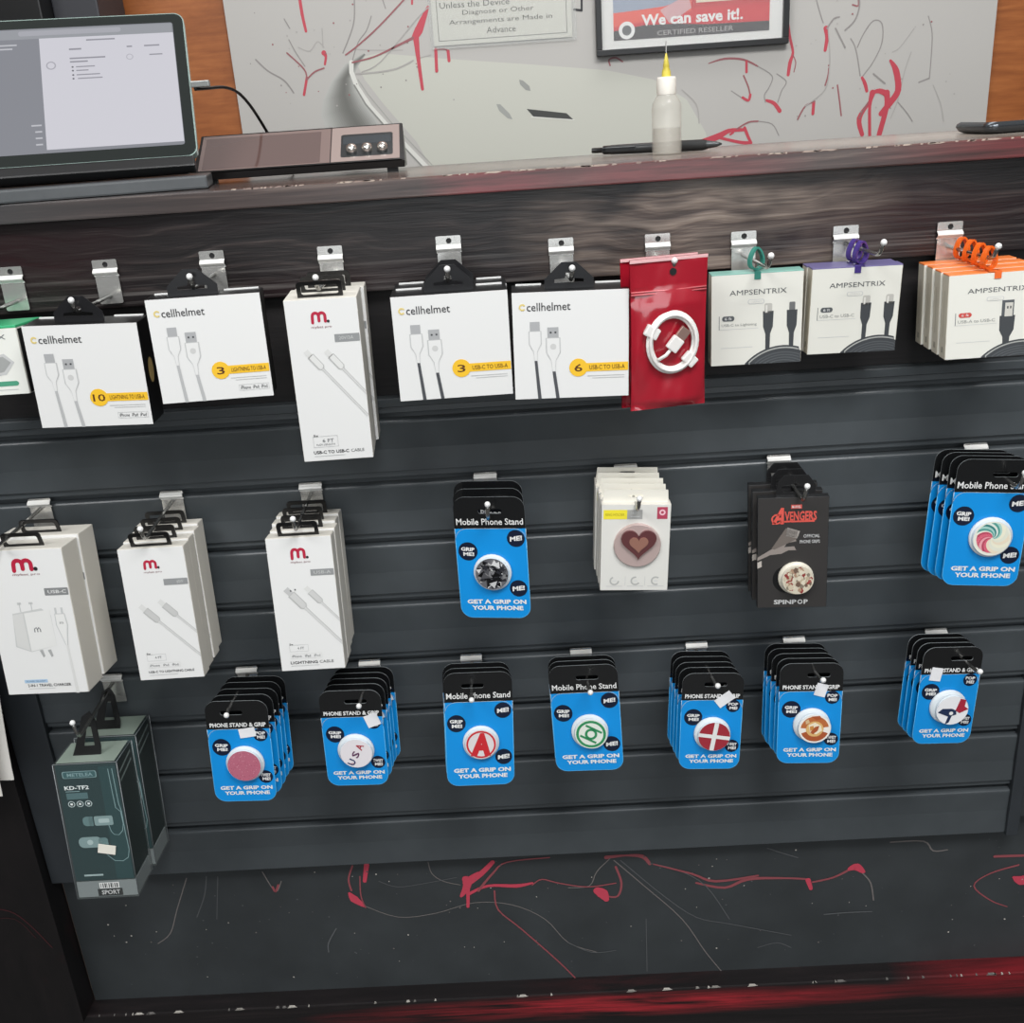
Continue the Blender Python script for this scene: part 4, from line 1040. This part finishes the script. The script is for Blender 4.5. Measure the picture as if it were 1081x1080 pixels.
def grip_card(label, loc, rot, W, H, style, mtop, draw, group, slot_dx=0.0, sticker=None, lean=0, dxy=(0, 0), fr=(.51, .61, .285), rough=1, name='phone_grip_card', h=None):
    t = thing(name, label, 'phone grip', loc, rot, group)
    split = .255 if style == 'A' else .275
    rc = .0125
    zs = -H*split
    def half(z_top, z_bot, top):
        o = []
        if top:
            for cx, a0 in ((W/2-rc, 0), (-W/2+rc, 90)):
                for i in range(8): o.append((cx+rc*math.cos(R_(a0+90*i/7)), z_top-rc+rc*math.sin(R_(a0+90*i/7))))
            o += [(-W/2, z_bot), (W/2, z_bot)]
        else:
            o += [(W/2, z_top), (-W/2, z_top)]
            for cx, a0 in ((-W/2+rc, 180), (W/2-rc, 270)):
                for i in range(8): o.append((cx+rc*math.cos(R_(a0+90*i/7)), z_bot+rc+rc*math.sin(R_(a0+90*i/7))))
        return o
    b = MB(); sw2 = .0125; sy = -H*.115
    sd = max(-.010, min(.010, slot_dx))
    slot = rrect(-sw2+sd, sw2+sd, sy-.0026, sy+.0026, .0024, 3)
    cen = [(-.0035+sd, sy+.0026), (.0035+sd, sy+.0026)]
    b.prism(half(0, zs, True), 0, .0009, mat('#121314', .22, coat=.5), [slot], side=EDGE)
    b.prism(half(zs, -H, False), 0, .0009, BLUE, side=mat('#2f7fae', .3))
    hp_ = half(zs, -H, True)[:-2]; b.tube([(W/2, .0003, zs)]+[(x, .0003, z) for x, z in hp_]+[(-W/2, .0003, zs)], .00045, RIM, 5)
    hp_ = half(zs, -H, False); b.tube([(x, .0003, z) for x, z in hp_[1:]+hp_[:1]], .0004, RIMB, 5)
    a = front(b, W, H, 0)
    if style == 'A':
        a.text('Mobile Phone Stand', .03, .97, .198, .052, PURE, 2, bold=.012)
        bad = ((.165, .44, .137, 'GRIP|ME!'), (.855, .335, .125, 'ME!'), (.85, .748, .125, 'ME!'))
    else:
        a.text('PHONE STAND & GRIP', .05, .95, .232, .042, PURE, 2, bold=.035)
        bad = ((.20, .45, .150, 'GRIP|ME!'), (.845, .335, .115, 'POP|ME!'), (.86, .755, .115, 'TWIST|ME!'))
    for cx, cy, r, tx in bad:
        a.ell(cx, cy, r, NAVY, 2)
        ls = tx.split('|')
        if len(ls) == 1: a.text(ls[0], cx-r*.72, cx+r*.72, cy, .040, PURE, 3, bold=.04, rot=-.12, shear=.1)
        else:
            a.text(ls[0], cx-r*.70, cx+r*.70, cy-.018, .032, PURE, 3, bold=.04, rot=.06); a.text(ls[1], cx-r*.5, cx+r*.62, cy+.022, .032, PURE, 3, bold=.04, rot=.02)
    a.text('GET A GRIP ON', .10, .95, .862, .038, PURE, 3, bold=.045); a.text('YOUR PHONE', .16, .90, .915, .038, PURE, 3, bold=.045)
    b.build('backing_card', t)
    disc_base(t, (fr[0]-.5)*W, -fr[1]*H, fr[2]*W, h or (.0042 if style == 'A' else .0060), lean, mtop, draw, dxy)
    if sticker:
        sx, sy_, ang, kw, kh = sticker
        b = MB(); T = Matrix.Translation(((sx-.5)*W, -.0006, -sy_*H)) @ Matrix.Rotation(R_(ang), 4, 'Y')
        b.box(-kw*W/2, kw*W/2, -.0004, .0003, -kh*W/2, kh*W/2, STICK, T=T); o = b.build('price_sticker', t)
    return t

S_ = mat('#dcdcda', .35)
def d_black(a):
    rnd = random.Random(4); cols = [mat(c, .25, metal=.3) for c in ('#1b1b1d', '#d9d9d9', '#8c8c8e', '#33343a', '#efefef', '#5a5a5e', '#131315')]
    P_ = [(rnd.uniform(.1, .9), rnd.uniform(.1, .9)) for k in range(60)]
    for k in range(90):
        an = rnd.uniform(0, 6.28); d = .36*math.sqrt(rnd.random()); cx, cy = .5+d*math.cos(an), .5+d*math.sin(an); s = rnd.uniform(.06, .16)
        s = min(s, .425-d)
        a.poly([(cx+s*math.cos(q), cy+s*math.sin(q)) for q in (an, an+rnd.uniform(1.6, 2.6), an+rnd.uniform(3.4, 4.6))], rnd.choice(cols), 1+k*.03, tri=False)
def d_A(a):
    r = mat('#c3262f', .4)
    a.ring(.5, .5, .355, .405, r, 2); a.text('A', .20, .76, .50, .68, r, 3, bold=.085, shear=.12)
def d_green(a):
    g = mat('#2f8a58', .4); a.ring(.5, .5, .33, .40, g, 2); a.ring(.5, .5, .10, .165, g, 3)
    for s in (-1, 1):
        c, d = math.cos(R_(30)), math.sin(R_(30))
        pts = [(-.24, s*.20), (.24, s*.20), (.24, s*.14), (-.24, s*.14)]
        a.poly([(.5+x*c-y*d, .5+x*d+y*c) for x, y in pts], g, 3, tri=False)
def d_pink(a):
    rnd = random.Random(2); cs = [mat(c, .3) for c in ('#c27486', '#ab566b', '#cf98a2', '#9c4a5e')]
    for k in range(110):
        an, d = rnd.uniform(0, 6.28), .40*math.sqrt(rnd.random()); a.ell(.5+d*math.cos(an), .5+d*math.sin(an), .012, rnd.choice(cs), 2, n=5)
def d_usa(a):
    for i, (ch, c) in enumerate((('U', '#2d3a63'), ('S', '#5a2b52'), ('A', '#a8303f'))):
        a.text(ch, .27+.125*i, .45+.125*i, .76-.235*i, .20, mat(c, .4), 3, bold=.02, rot=R_(-62))
    for k in range(5): a.rect(.30+.03*k, .36+.03*k, .80-.006*k, .81-.006*k, mat('#b04a58', .4), 3)
def d_cross(a):
    c, d = math.cos(R_(8)), math.sin(R_(8))
    for p in ([(-.43, -.055), (.43, -.055), (.43, .055), (-.43, .055)], [(-.06, -.43), (.06, -.43), (.06, .43), (-.06, .43)]):
        a.poly([(.5+x*c-y*d, .5+x*d+y*c) for x, y in p], PURE, 2 if p[0][0] < -.1 else 2.4, tri=False)
def d_fire(a):
    br, cr, og = mat('#a8552e', .4), mat('#eadfc4', .4), mat('#c98a44', .4)
    a.ring(.5, .5, .23, .38, br, 2, 20, 160); a.ring(.5, .5, .23, .38, mat('#b96a3a', .4), 2, 185, 350); a.ell(.5, .5, .24, mat('#d9b070', .4), 2)
    a.poly([(.33, .38), (.50, .30), (.66, .40), (.70, .55), (.55, .66), (.38, .62)], cr, 3); a.poly([(.38, .60), (.50, .44), (.62, .40), (.58, .55), (.46, .66)], br, 4); a.poly([(.36, .42), (.46, .40), (.48, .50), (.38, .56)], og, 4)
    a.poly([(.40, .12), (.62, .10), (.70, .20), (.52, .22)], br, 3); a.poly([(.24, .25), (.32, .20), (.36, .30), (.26, .36)], mat('#d2b48a', .4), 3)
def d_bird(a):
    nv, rd = mat('#1f2d4d', .4), mat('#a3263a', .4)
    a.poly([(.10, .55), (.22, .44), (.48, .44), (.60, .50), (.62, .62), (.50, .66), (.44, .86), (.34, .92), (.40, .68), (.26, .62)], nv, 3)
    a.poly([(.58, .50), (.68, .14), (.84, .18), (.82, .38), (.93, .46), (.70, .58)], rd, 3); a.ell(.47, .58, .055, PURE, 4)
def d_swirl(a):
    def sw(cols, rmax, a0, a1, n, l):
        for k in range(n):
            st = R_(a0+(a1-a0)*k/n); p1 = []; p2 = []
            for j in range(11):
                r = .03+(rmax-.03)*j/10; th = st-1.5*j/10
                p1.append((.5+r*math.cos(th), .5+r*math.sin(th))); th2 = th+R_((a1-a0)/n*.95); p2.append((.5+r*math.cos(th2), .5+r*math.sin(th2)))
            for j in range(10): a.poly([p1[j], p1[j+1], p2[j+1], p2[j]], mat(cols[k % len(cols)], .35), l, tri=False)
    sw(['#4f9c92', '#a7cfc6', '#2f7f7c', '#dfe6dc'], .40, 285, 375, 6, 2); sw(['#d9637a', '#b8455e', '#e7a3ac', '#cc5a70'], .36, 170, 280, 6, 2)
    sw(['#e9e6cf', '#dfe0cf', '#e6d9c0'], .40, 15, 165, 6, 2)

GA = 'grip cards lettered Mobile Phone Stand'
def gl(nm): return lambda i: ORD[i]+' grip card in the '+nm+' stack'
t = grip_card('blue grip card with black and silver mosaic disc, front of its stack', (-.0500, -.095, -.0642), D(-2.7, -.3, -8.6), .075, .136, 'A', mat('#606064', .3), d_black, 'silver mosaic grip cards', fr=(.50, .61, .27), slot_dx=.001)
stack(t, 3, .0240, gl('silver mosaic disc'), jit=.0012, dx=-.0005)
t = grip_card('blue grip card with red letter A disc, front of its stack', (-.0765, -.090, -.2726), D(-7.0, 2.6, 2.4), .076, .138, 'A', mat('#d9d2d2', .35), d_A, 'red letter A grip cards', fr=(.52, .61, .27), slot_dx=-.006)
stack(t, 3, .0105, gl('red letter A disc'), jit=.0022, dx=-.0008)
t = grip_card('blue grip card with pastel swirl disc at the right edge', (.4691, -.095, -.0563), D(-1.9, 3.0, -3.9), .077, .139, 'A', mat('#e4e3d6', .35), d_swirl, 'swirl disc grip cards', fr=(.55, .60, .285), slot_dx=.010)
stack(t, 4, .0115, gl('pastel swirl disc'), jit=.001, dx=-.0030)
t = grip_card('blue grip card with green ring emblem disc, front of its stack', (.0400, -.090, -.2708), D(-4.9, -1.7, -4.0), .076, .131, 'A', mat('#dfe4da', .35), d_green, 'green emblem grip cards', fr=(.54, .615, .275), dxy=(.0012, -.001), slot_dx=.004)
stack(t, 3, .0105, gl('green ring emblem disc'), jit=.001)
t = grip_card('blue grip card with plain pink disc, front of its stack', (-.3471, -.100, -.2862), D(-5.0, 1.9, 0), .070, .126, 'B', mat('#b4667a', .35), d_pink, 'pink disc grip cards', fr=(.56, .61, .31), sticker=(.64, .31, -8, .26, .16), slot_dx=-.006)
stack(t, 5, .0130, gl('plain pink disc'), jit=.0016, dx=.0022)
t = grip_card('blue grip card with USA lettered disc, front of its stack', (-.2193, -.100, -.2808), D(-2.8, 1.0, -1.0), .069, .121, 'B', mat('#e4dfe2', .35), d_usa, 'USA lettered grip cards', fr=(.52, .615, .30), sticker=(.83, .31, -20, .22, .22), dxy=(.001, -.001), slot_dx=.006)
stack(t, 5, .0125, gl('USA lettered disc'), jit=.0012, dx=.0022)
t = grip_card('blue grip card with white cross on red disc, front of its stack', (.1838, -.095, -.2870), D(-3.7, 3.0, .2), .068, .120, 'B', mat('#9c2c38', .35), d_cross, 'white cross grip cards', fr=(.52, .615, .30), sticker=(.70, .265, -38, .30, .17), dxy=(.0014, -.0008), slot_dx=.003)
stack(t, 5, .0125, gl('white cross disc'), jit=.001, dx=-.0016)
t = grip_card('blue grip card with brown and cream emblem disc, front of its stack', (.2916, -.095, -.2813), D(-4.1, 1.1, -2.6), .069, .124, 'B', mat('#ece8e0', .35), d_fire, 'brown emblem grip cards', fr=(.53, .60, .295), sticker=(.66, .26, -75, .22, .18), dxy=(.0024, -.0022), slot_dx=.008)
stack(t, 5, .0115, gl('brown and cream emblem disc'), jit=.001, dx=-.0016)
t = grip_card('blue grip card with red and navy emblem disc, front of its stack', (.4457, -.095, -.2708), D(-2.3, 3.6, 2.5), .066, .120, 'B', mat('#e8e8ea', .35), d_bird, 'red and navy emblem grip cards', fr=(.52, .60, .31), sticker=(.25, .27, 8, .19, .24), dxy=(.003, -.002), slot_dx=.010)
stack(t, 4, .0105, gl('red and navy emblem disc'), jit=.001, dx=-.0018)

# ---- white heart ring boxes
W, H, dep = .0715, .098, .014
t = thing('ring_holder_box', 'white phone ring box with brown heart disc, front of its stack', 'phone ring', (.1022, -.100, -.0801), D(.4, 2.9, -.8), 'white heart ring boxes')
b = MB(); b.box(-W/2, W/2, 0, dep, -H, 0, mat('#d6d2c8', .42), .0010)
b.prism([(-W/2+.001, -.002), (W/2-.002, -.002), (W/2-.003, .013), (-W/2+.003, .0135)], dep*.5, dep*.5+.001, mat('#e4e1d6', .42), [rrect(-.008, .008, .005, .009, .0015, 3)])
a = front(b, W, H, 0); a.rect(.005, .995, .004, .996, mat('#dddcd6', .42), .6)
a.rect(.03, .37, .06, .165, mat('#efe03a', .4), 2)
a.text('RING HOLDER', .06, .33, .112, .03, mat('#a89a20', .5), 3); a.rect(.37, .59, .06, .165, mat('#a3a3a0', .45), 2); a.text('360', .42, .50, .095, .03, LGREY, 3); a.rect(.42, .55, .13, .14, LGREY, 3)
a.rect(.80, .95, .03, .165, mat('#b5445c', .4), 2); a.ring(.875, .09, .022, .045, mat('#f0c8d0', .4), 3)
for x, k in ((.21, 0), (.52, 1), (.82, 2)):
    a.rect(x-.12, x+.12, .945, .952, LGREY, 2)
    a.ring(x, .885, .048, .072, mat('#b3b3b0', .5), 2, 30*k, 250+30*k, 16); a.rect(x-.03, x+.03, .875, .895, VLGREY, 2)
for x in (.37, .66): a.rect(x-.003, x+.003, .83, .94, LGREY, 2)
b.build('carton', t)
g = MB(); cx, cz, r = .002, -.46*H, .033*.68/.68*.72
T = Matrix.Translation((cx, -.0004, cz)) @ Matrix.Rotation(PI/2, 4, 'X')
g.lathe([(.0245, 0), (.0245, .002), (.0235, .003)], mat('#c9b3ae', .3, metal=.3), 40, T)
def heart(s, n=40):
    o = []
    for i in range(n):
        q = 2*PI*i/n; o.append((s*16*math.sin(q)**3/17, s*(13*math.cos(q)-5*math.cos(2*q)-2*math.cos(3*q)-math.cos(4*q))/17))
    return o
hp = [(x+cx+.001, z+cz+.0045) for x, z in heart(.0195)]; g.prism(list(reversed(hp)), -.0062, -.0030, mat('#744446', .18, metal=.4, coat=.6))
hp = [(x+cx+.001, z+cz+.0035) for x, z in heart(.0105)]; g.prism(list(reversed(hp)), -.0070, -.0060, mat('#b08070', .25, metal=.4))
g.build('heart_disc', t)
stack(t, 5, .0178, lambda i: ORD[i]+' white box in the heart ring stack', jit=.0008, dx=-.0006)

# ---- black phone grip boxes
W, H, dep = .072, .124, .011
t = thing('phone_grip_box', 'black boxed phone grip with red lettering, front of its stack', 'phone grip', (.2638, -.095, -.0842), D(-2.6, -.8, -6.1), 'black boxed phone grips')
b = MB(); b.box(-W/2, W/2, 0, dep, -H, 0, mat('#1d1d1e', .3), .0008, )
a = front(b, W, H, 0); a.rect(.006, .994, .004, .996, mat('#343231', .35), .6)
pk = mat('#d8574c', .4)
a.rect(.47, .62, .065, .100, pk, 3); a.text('MARVEL', .485, .605, .083, .022, PURE, 4, bold=.01)
a.ring(.27, .19, .055, .078, pk, 3, 20, 300); a.poly([(.20, .235), (.33, .09), (.37, .09), (.37, .235), (.32, .235), (.32, .20), (.28, .20), (.25, .235)], pk, 3); a.poly([(.30, .175), (.33, .14), (.33, .175)], BLACKM, 4)
a.text('VENGERS', .38, .83, .165, .085, pk, 3, bold=.03); a.rect(.36, .80, .205, .22, pk, 3)
sk, sk2 = mat('#8f8680', .4), mat('#6d655f', .4)
a.poly([(.0, .56), (.18, .51), (.34, .50), (.44, .47), (.55, .47), (.52, .435), (.38, .44), (.42, .405), (.55, .39), (.54, .37), (.36, .40), (.22, .45), (.0, .53)], sk, 3)
a.poly([(.20, .45), (.40, .27), (.57, .30), (.55, .37), (.42, .41), (.24, .46)], sk2, 4); a.poly([(.42, .265), (.60, .30), (.56, .365), (.40, .34)], mat('#a09a94', .4), 4); a.poly([(.0, .575), (.06, .56), (.06, .615), (.0, .63)], mat('#b8b0a8', .4), 5)
a.text('OFFICIAL', .65, .88, .345, .030, LGREY, 4, bold=.01); a.text('PHONE GRIPS', .60, .88, .395, .030, LGREY, 4, bold=.015)
a.text('SPINP', .24, .565, .945, .042, LGREY, 4, bold=.03); a.ring(.618, .945, .022, .036, LGREY, 4); a.text('P', .67, .73, .945, .042, LGREY, 4, bold=.03)
a.ell(.44, .735, .22, BLACK, 2)
b.build('carton', t)
def d_mosaic(a):
    rnd = random.Random(11); cs = [mat(c, .35) for c in ('#b9aa90', '#8c3a36', '#d6cdb8', '#6f5a4c', '#a98a72', '#c9bca4', '#9c4a44', '#857a6a')]
    for k in range(80):
        an, d = rnd.uniform(0, 6.28), .37*math.sqrt(rnd.random()); s = min(rnd.uniform(.04, .10), .425-d)
        a.poly([(.5+d*math.cos(an)+s*math.cos(q+an)*rnd.uniform(.6, 1), .5+d*math.sin(an)+s*math.sin(q+an)) for q in (0, 1.2, 2.5, 3.8, 5.1)], rnd.choice(cs), 1+k*.03, tri=False)
disc_base(t, (.55-.5)*W, -.72*H, .255*W, .007, 0, mat('#cfc6b2', .35), d_mosaic, dxy=(.0012, 0), wall='#d8d2c2')
b = MB(); b.prism([(-.020, -.003), (.020, -.003), (.020, .012), (.013, .022), (-.011, .022), (-.018, .014)], -.0008, .0006, mat('#1b1b1c', .25, coat=.4),
                  [[(-.013, .004), (.013, .004), (.015, .009), (.004, .010), (.0, .014), (-.004, .012), (-.014, .011)]], T=Matrix.Translation((.0025, dep*.5, 0))); b.build('hang_loop', t)
stack(t, 3, .0198, lambda i: ORD[i]+' black boxed phone grip in its stack', jit=.0008, dx=-.0010)

# ---- red zip bags with a coiled cable
def zip_bag(name, label, loc, rot, W, H, group):
    b = MB(); nx, nz = 28, 48; rnd = random.Random(5)
    def thick(u, v):
        f = max(0, min(1, (v-.20)/.10))*max(0, min(1, (1-v)/.06)); return .0008+.0050*f*(math.sin(PI*u)**.5 if 0 < u < 1 else 0)
    def wr(u, v): return .0016*math.sin(5*u+8*v)+.0011*math.sin(13*u-6*v+1)*(1-u)+.0009*abs(math.sin(15*u+11*v+2))*(1-u)+.0005*math.sin(17*v-9*u)
    VS = []
    for s in (-1, 1):
        for j in range(nz+1):
            for i in range(nx+1):
                u, v = i/nx, j/nz; x = (u-.5)*W*(1-.03*math.sin(PI*v))
                e = 1 if 0 < i < nx and 0 < j < nz else 0
                VS.append((x, s*(thick(u, v))+(wr(u, v) if v > .2 else wr(u, v)*.4)*e, -v*H))
    k = (nx+1)*(nz+1); fs = []
    for j in range(nz):
        for i in range(nx):
            q = j*(nx+1)+i; fs.append((q, q+nx+1, q+nx+2, q+1)); fs.append((k+q, k+q+1, k+q+nx+2, k+q+nx+1))
    t = thing(name, label, 'zip bag', loc, rot, group)
    b.add(VS, fs, mat('#a3192a', .2, coat=1.0, spec=.7), True)
    for i in range(nx):
        for base in (0, nz*(nx+1)): q = base+i; b.add([VS[q], VS[q+1], VS[k+q+1], VS[k+q]], [(0, 1, 2, 3)], mat('#a3192a', .2, coat=1.0, spec=.7))
    b.build('pouch', t)
    b = MB()
    for z in (-.030, -.0325): b.tube([(-W/2*.97, -.0014, z), (0, -.0018, z-.0004), (W/2*.97, -.0014, z)], .0008, mat('#d46a70', .2, coat=.6), 6)
    b.build('zip_strip', t)
    b = MB(); b.box(-W/2, W/2, -.0016, -.0008, -.003, 0, mat('#e6b7b8', .25, coat=.5), .0003); b.build('top_seam', t)
    b = MB(); b.prism(circ(.004, -.0135, .0034, 14), -.0018, -.0010, BLACKM); b.build('hang_hole', t)
    return t
bg = zip_bag('zip_bag', 'glossy red zip bag with white cable, front of the two', (.1362, -.105, .1673), D(3.2, -.2, 10), .076, .147, 'red zip bags')
stack(bg, 2, .013, lambda i: 'rear red zip bag showing at the left of the front one', dx=-.0075)
# the coiled cable inside the front bag
t = thing('coiled_cable', 'white coiled USB cable held in the red zip bag', 'cable', bg.location-Vector((0, 0, Z0)), bg.rotation_euler, None)
CW = mat('#e9e6e2', .35)
cx, cz, Rr = .002, -.080, .0235
for k, (dr, dy) in enumerate(((0, -.0068), (.0022, -.0082), (.0044, -.0070), (.0022, -.0100))):
    MB().tube([(cx+(Rr-.002+dr)*math.cos(R_(q))*.96, dy-.0006*math.sin(R_(q*2+40*k)), cz+(Rr+dr)*math.sin(R_(q))*1.06) for q in range(0, 360, 10)], .0016, CW, 8, closed=True).build('cord_turn', t)
T = Matrix.Translation((cx+.001, -.0105, cz-.001)) @ Matrix.Rotation(R_(40), 4, 'Y')
b = MB(); b.box(-.006, .006, -.0028, .0028, -.0065, .0075, CW, .0012, T=T); b.tube([T @ Vector((0, 0, -.0065)), T @ Vector((0, 0, -.013)), T @ Vector((-.003, .001, -.021))], .0018, CW, 8); b.build('plug_body', t)
b = MB(); b.box(-.0052, .0052, -.0016, .0016, .0075, .0185, mat('#c9a79c', .25, metal=.7), .0004, T=T); b.build('plug_shell', t)
for an in (150, -45):
    T = Matrix.Translation((cx+(Rr+.001)*math.cos(R_(an)), -.0085, cz+(Rr+.002)*math.sin(R_(an)))) @ Matrix.Rotation(R_(-an), 4, 'Y')
    MB().box(-.0075, .0065, -.0028, .0030, -.0055, .0055, CW, .0015, T=T).build('cable_tie', t)

# ---- clear earphone boxes
W, H, dep = .072, .178, .051
t = thing('earphone_box', 'clear plastic earphone box with teal insert and price sticker, front of two', 'earphones', (-.5266, -.110, -.3504), D(-5.2, 1.2, 1.7), 'clear earphone boxes')
b = MB(); b.box(-W/2+.0015, W/2-.0015, .0012, dep-.0015, -H+.024, -.0025, mat('#0f2c2f', .4), .0008)
a = front(b, W-.003, H, .0011); TL_, TL2 = mat('#7d9a9c', .4), mat('#4a686b', .4)
a.rect(.70, .98, .03, .86, mat('#14383b', .4), .5)
a.rr(.10, .66, .055, .105, .03, TL_, 2); a.rr(.115, .645, .059, .101, .026, mat('#31575a', .35), 3); a.text('METELEA', .18, .60, .080, .024, TL_, 4, bold=.02)
a.text('KD-TF2', .10, .50, .172, .028, mat('#dfe6e4', .4), 3, bold=.03); a.rect(.11, .34, .196, .201, TL_, 3); a.rect(.11, .46, .21, .255, TL2, 2)
for k, x in enumerate((.17, .31, .45)): a.ring(x, .29, .045, .058, mat('#b7c6c6', .4), 3, n=18); a.rect(x-.02, x+.02, .283, .297, mat('#dfe6e4', .4), 3)
EB, EB2 = mat('#7f9797', .35), mat('#a9bcbb', .35)
a.rr(.30, .47, .385, .455, .07, mat('#5f7c7d', .35), 3); a.rect(.40, .47, .385, .455, mat('#5f7c7d', .35), 3); a.rr(.49, .80, .385, .455, .03, EB, 3); a.rr(.56, .74, .405, .435, .02, EB2, 4)
a.rr(.17, .56, .535, .615, .09, EB, 3); a.ell(.36, .575, .05, EB2, 4); a.rr(.50, .66, .545, .62, .05, mat('#5f7c7d', .35), 3)
cw = .012
a.stroke([(.72, .455), (.74, .50), (.78, .525), (.86, .53), (.93, .50), (.96, .45), (.95, .36), (.88, .33), (.87, .22), (.86, .05)], cw, TL_, 3)
a.stroke([(.58, .62), (.62, .68), (.72, .72), (.85, .725), (.95, .70), (1.0-.015, .64), (.97, .52), (.965, .36), (.94, .30), (.925, .05)], cw, TL_, 3)
a.rect(.16, .48, .815, .828, mat('#9fb2b2', .4), 3)
a2 = Art(b, (W/2-.0013, .0015, -.004), (0, 1, 0), (0, 0, -1), (1, 0, 0), dep-.003, H-.03); a2.rect(0, 1, 0, 1, mat('#0b1a19', .4), 1)
for y in (.03, .10): a2.poly([(.1, y+.05), (.9, y), (.9, y+.02), (.1, y+.07)], mat('#7c8a86', .4), 2)
b.build('insert', t)
b = MB()
for x, y in ((W/2, 0), (W/2, dep), (-W/2, 0)): b.tube([(x, y, -.001), (x, y, -H+.001)], .0004, EDGE, 5)
b.tube([(-W/2, 0, 0), (W/2, 0, 0), (W/2, dep, 0)], .0004, EDGE, 5); b.build('shell_edge_highlight', t)
b = MB(); CLR = mat('#c9d6d2', .10, alpha=.05, coat=.35)
b.box(-W/2, W/2, 0, dep, -H, 0, CLR, .0010); b.build('clear_shell', t)
b = MB(); b.box(-W/2+.0012, W/2-.0012, .002, dep-.002, -H+.0015, -H+.0225, mat('#7d8484', .4)); 
a = Art(b, (-W/2, .0018, -H+.0235), (1, 0, 0), (0, 0, -1), (0, -1, 0), W, .023)
a.rect(.34, .74, .50, .92, BLACKM, 1); a.text('SPORT', .40, .70, .71, .26, LGREY, 2, bold=.02); a.rect(.38, .70, .14, .48, PURE, 1)
for k in range(9): a.rect(.40+k*.032, .41+k*.032+.006*(k % 3), .18, .44, INK, 2)
b.build('bottom_band', t)
b = MB(); T = Matrix.Translation((.0085, -.0006, -.628*H)) @ Matrix.Rotation(R_(12), 4, 'Y')
b.box(-.010, .010, -.0004, .0002, -.0058, .0058, mat('#e8e4d8', .5), T=T); b.build('price_sticker', t)
b = MB(); BK = mat('#141515', .25, coat=.3)
b.prism([(-.021, -.002), (.012, -.002), (.013, .010), (.008, .042), (.002, .052), (-.007, .046), (-.016, .012)], .0, .0014, BK, [[(-.006, .012), (.006, .012), (.003, .034), (-.002, .034)]], T=Matrix.Translation((0, dep*.35, -.001)) @ Matrix.Rotation(R_(-14), 4, 'X'))
b.build('hang_strap', t)
b = MB(); b.add([(-W/2+.003, .002, .0004), (W/2-.003, .002, .0004), (W/2-.003, dep-.002, .0004), (-W/2+.003, dep-.002, .0004)], [(0, 1, 2, 3)], mat('#8f9d92', .3)); b.build('top_card', t)
stack(t, 2, .0525, lambda i: 'rear of the two clear earphone boxes at the lower left', dx=.0035)

# ================================================================== light
w = bpy.data.worlds.new('room_light'); SC.world = w; w.use_nodes = True; nt = w.node_tree; bgn = nt.nodes['Background']
tc = N(nt, 'ShaderNodeTexCoord'); sp = N(nt, 'ShaderNodeSeparateXYZ'); nt.links.new(tc.outputs['Generated'], sp.inputs[0])
mr = N(nt, 'ShaderNodeMapRange'); mr.inputs['From Min'].default_value = -1; mr.inputs['From Max'].default_value = 1; nt.links.new(sp.outputs['Z'], mr.inputs['Value'])
rp = ramp(nt, [(0.0, '#3a3a3a'), (0.42, '#6a6a6a'), (0.52, '#9a9b9c'), (0.75, '#d6d7d8'), (1.0, '#f4f4f4')]); nt.links.new(mr.outputs[0], rp.inputs['Fac'])
nt.links.new(rp.outputs['Color'], bgn.inputs['Color']); bgn.inputs['Strength'].default_value = 0.52


def area(name, loc, target, sx, sy, power, colr=(1, 1, 1)):
    l = bpy.data.lights.new(name, 'AREA'); l.shape = 'RECTANGLE'; l.size = sx; l.size_y = sy; l.energy = power; l.color = colr
    o = bpy.data.objects.new(name, l); COL.objects.link(o); o.location = loc
    o.rotation_euler = (Vector(target)-Vector(loc)).to_track_quat('-Z', 'Y').to_euler(); return o
area('ceiling_or_added_light', (0.5, -1.35, 2.75), (0.2, -0.2, 0.9), 1.2, 0.6, 50)
area('ceiling_or_added_light', (-1.3, -1.6, 2.75), (-0.2, 0, 0.9), 1.2, 0.6, 32)
area('shop_window', (0.3, -3.2, 1.6), (0, 0, 0.9), 2.6, 1.6, 33, (.93, .97, 1))
area('ceiling_or_added_light', (0.3, 0.55, 2.75), (0.2, 0.9, 1.2), 1.2, 0.5, 11)  # unseen lamp added to light the mural wall

vs_ = SC.view_settings; vs_.view_transform = 'Standard'; vs_.look = 'None'; vs_.exposure = -0.20; vs_.gamma = 1.0; vs_.use_curve_mapping = False
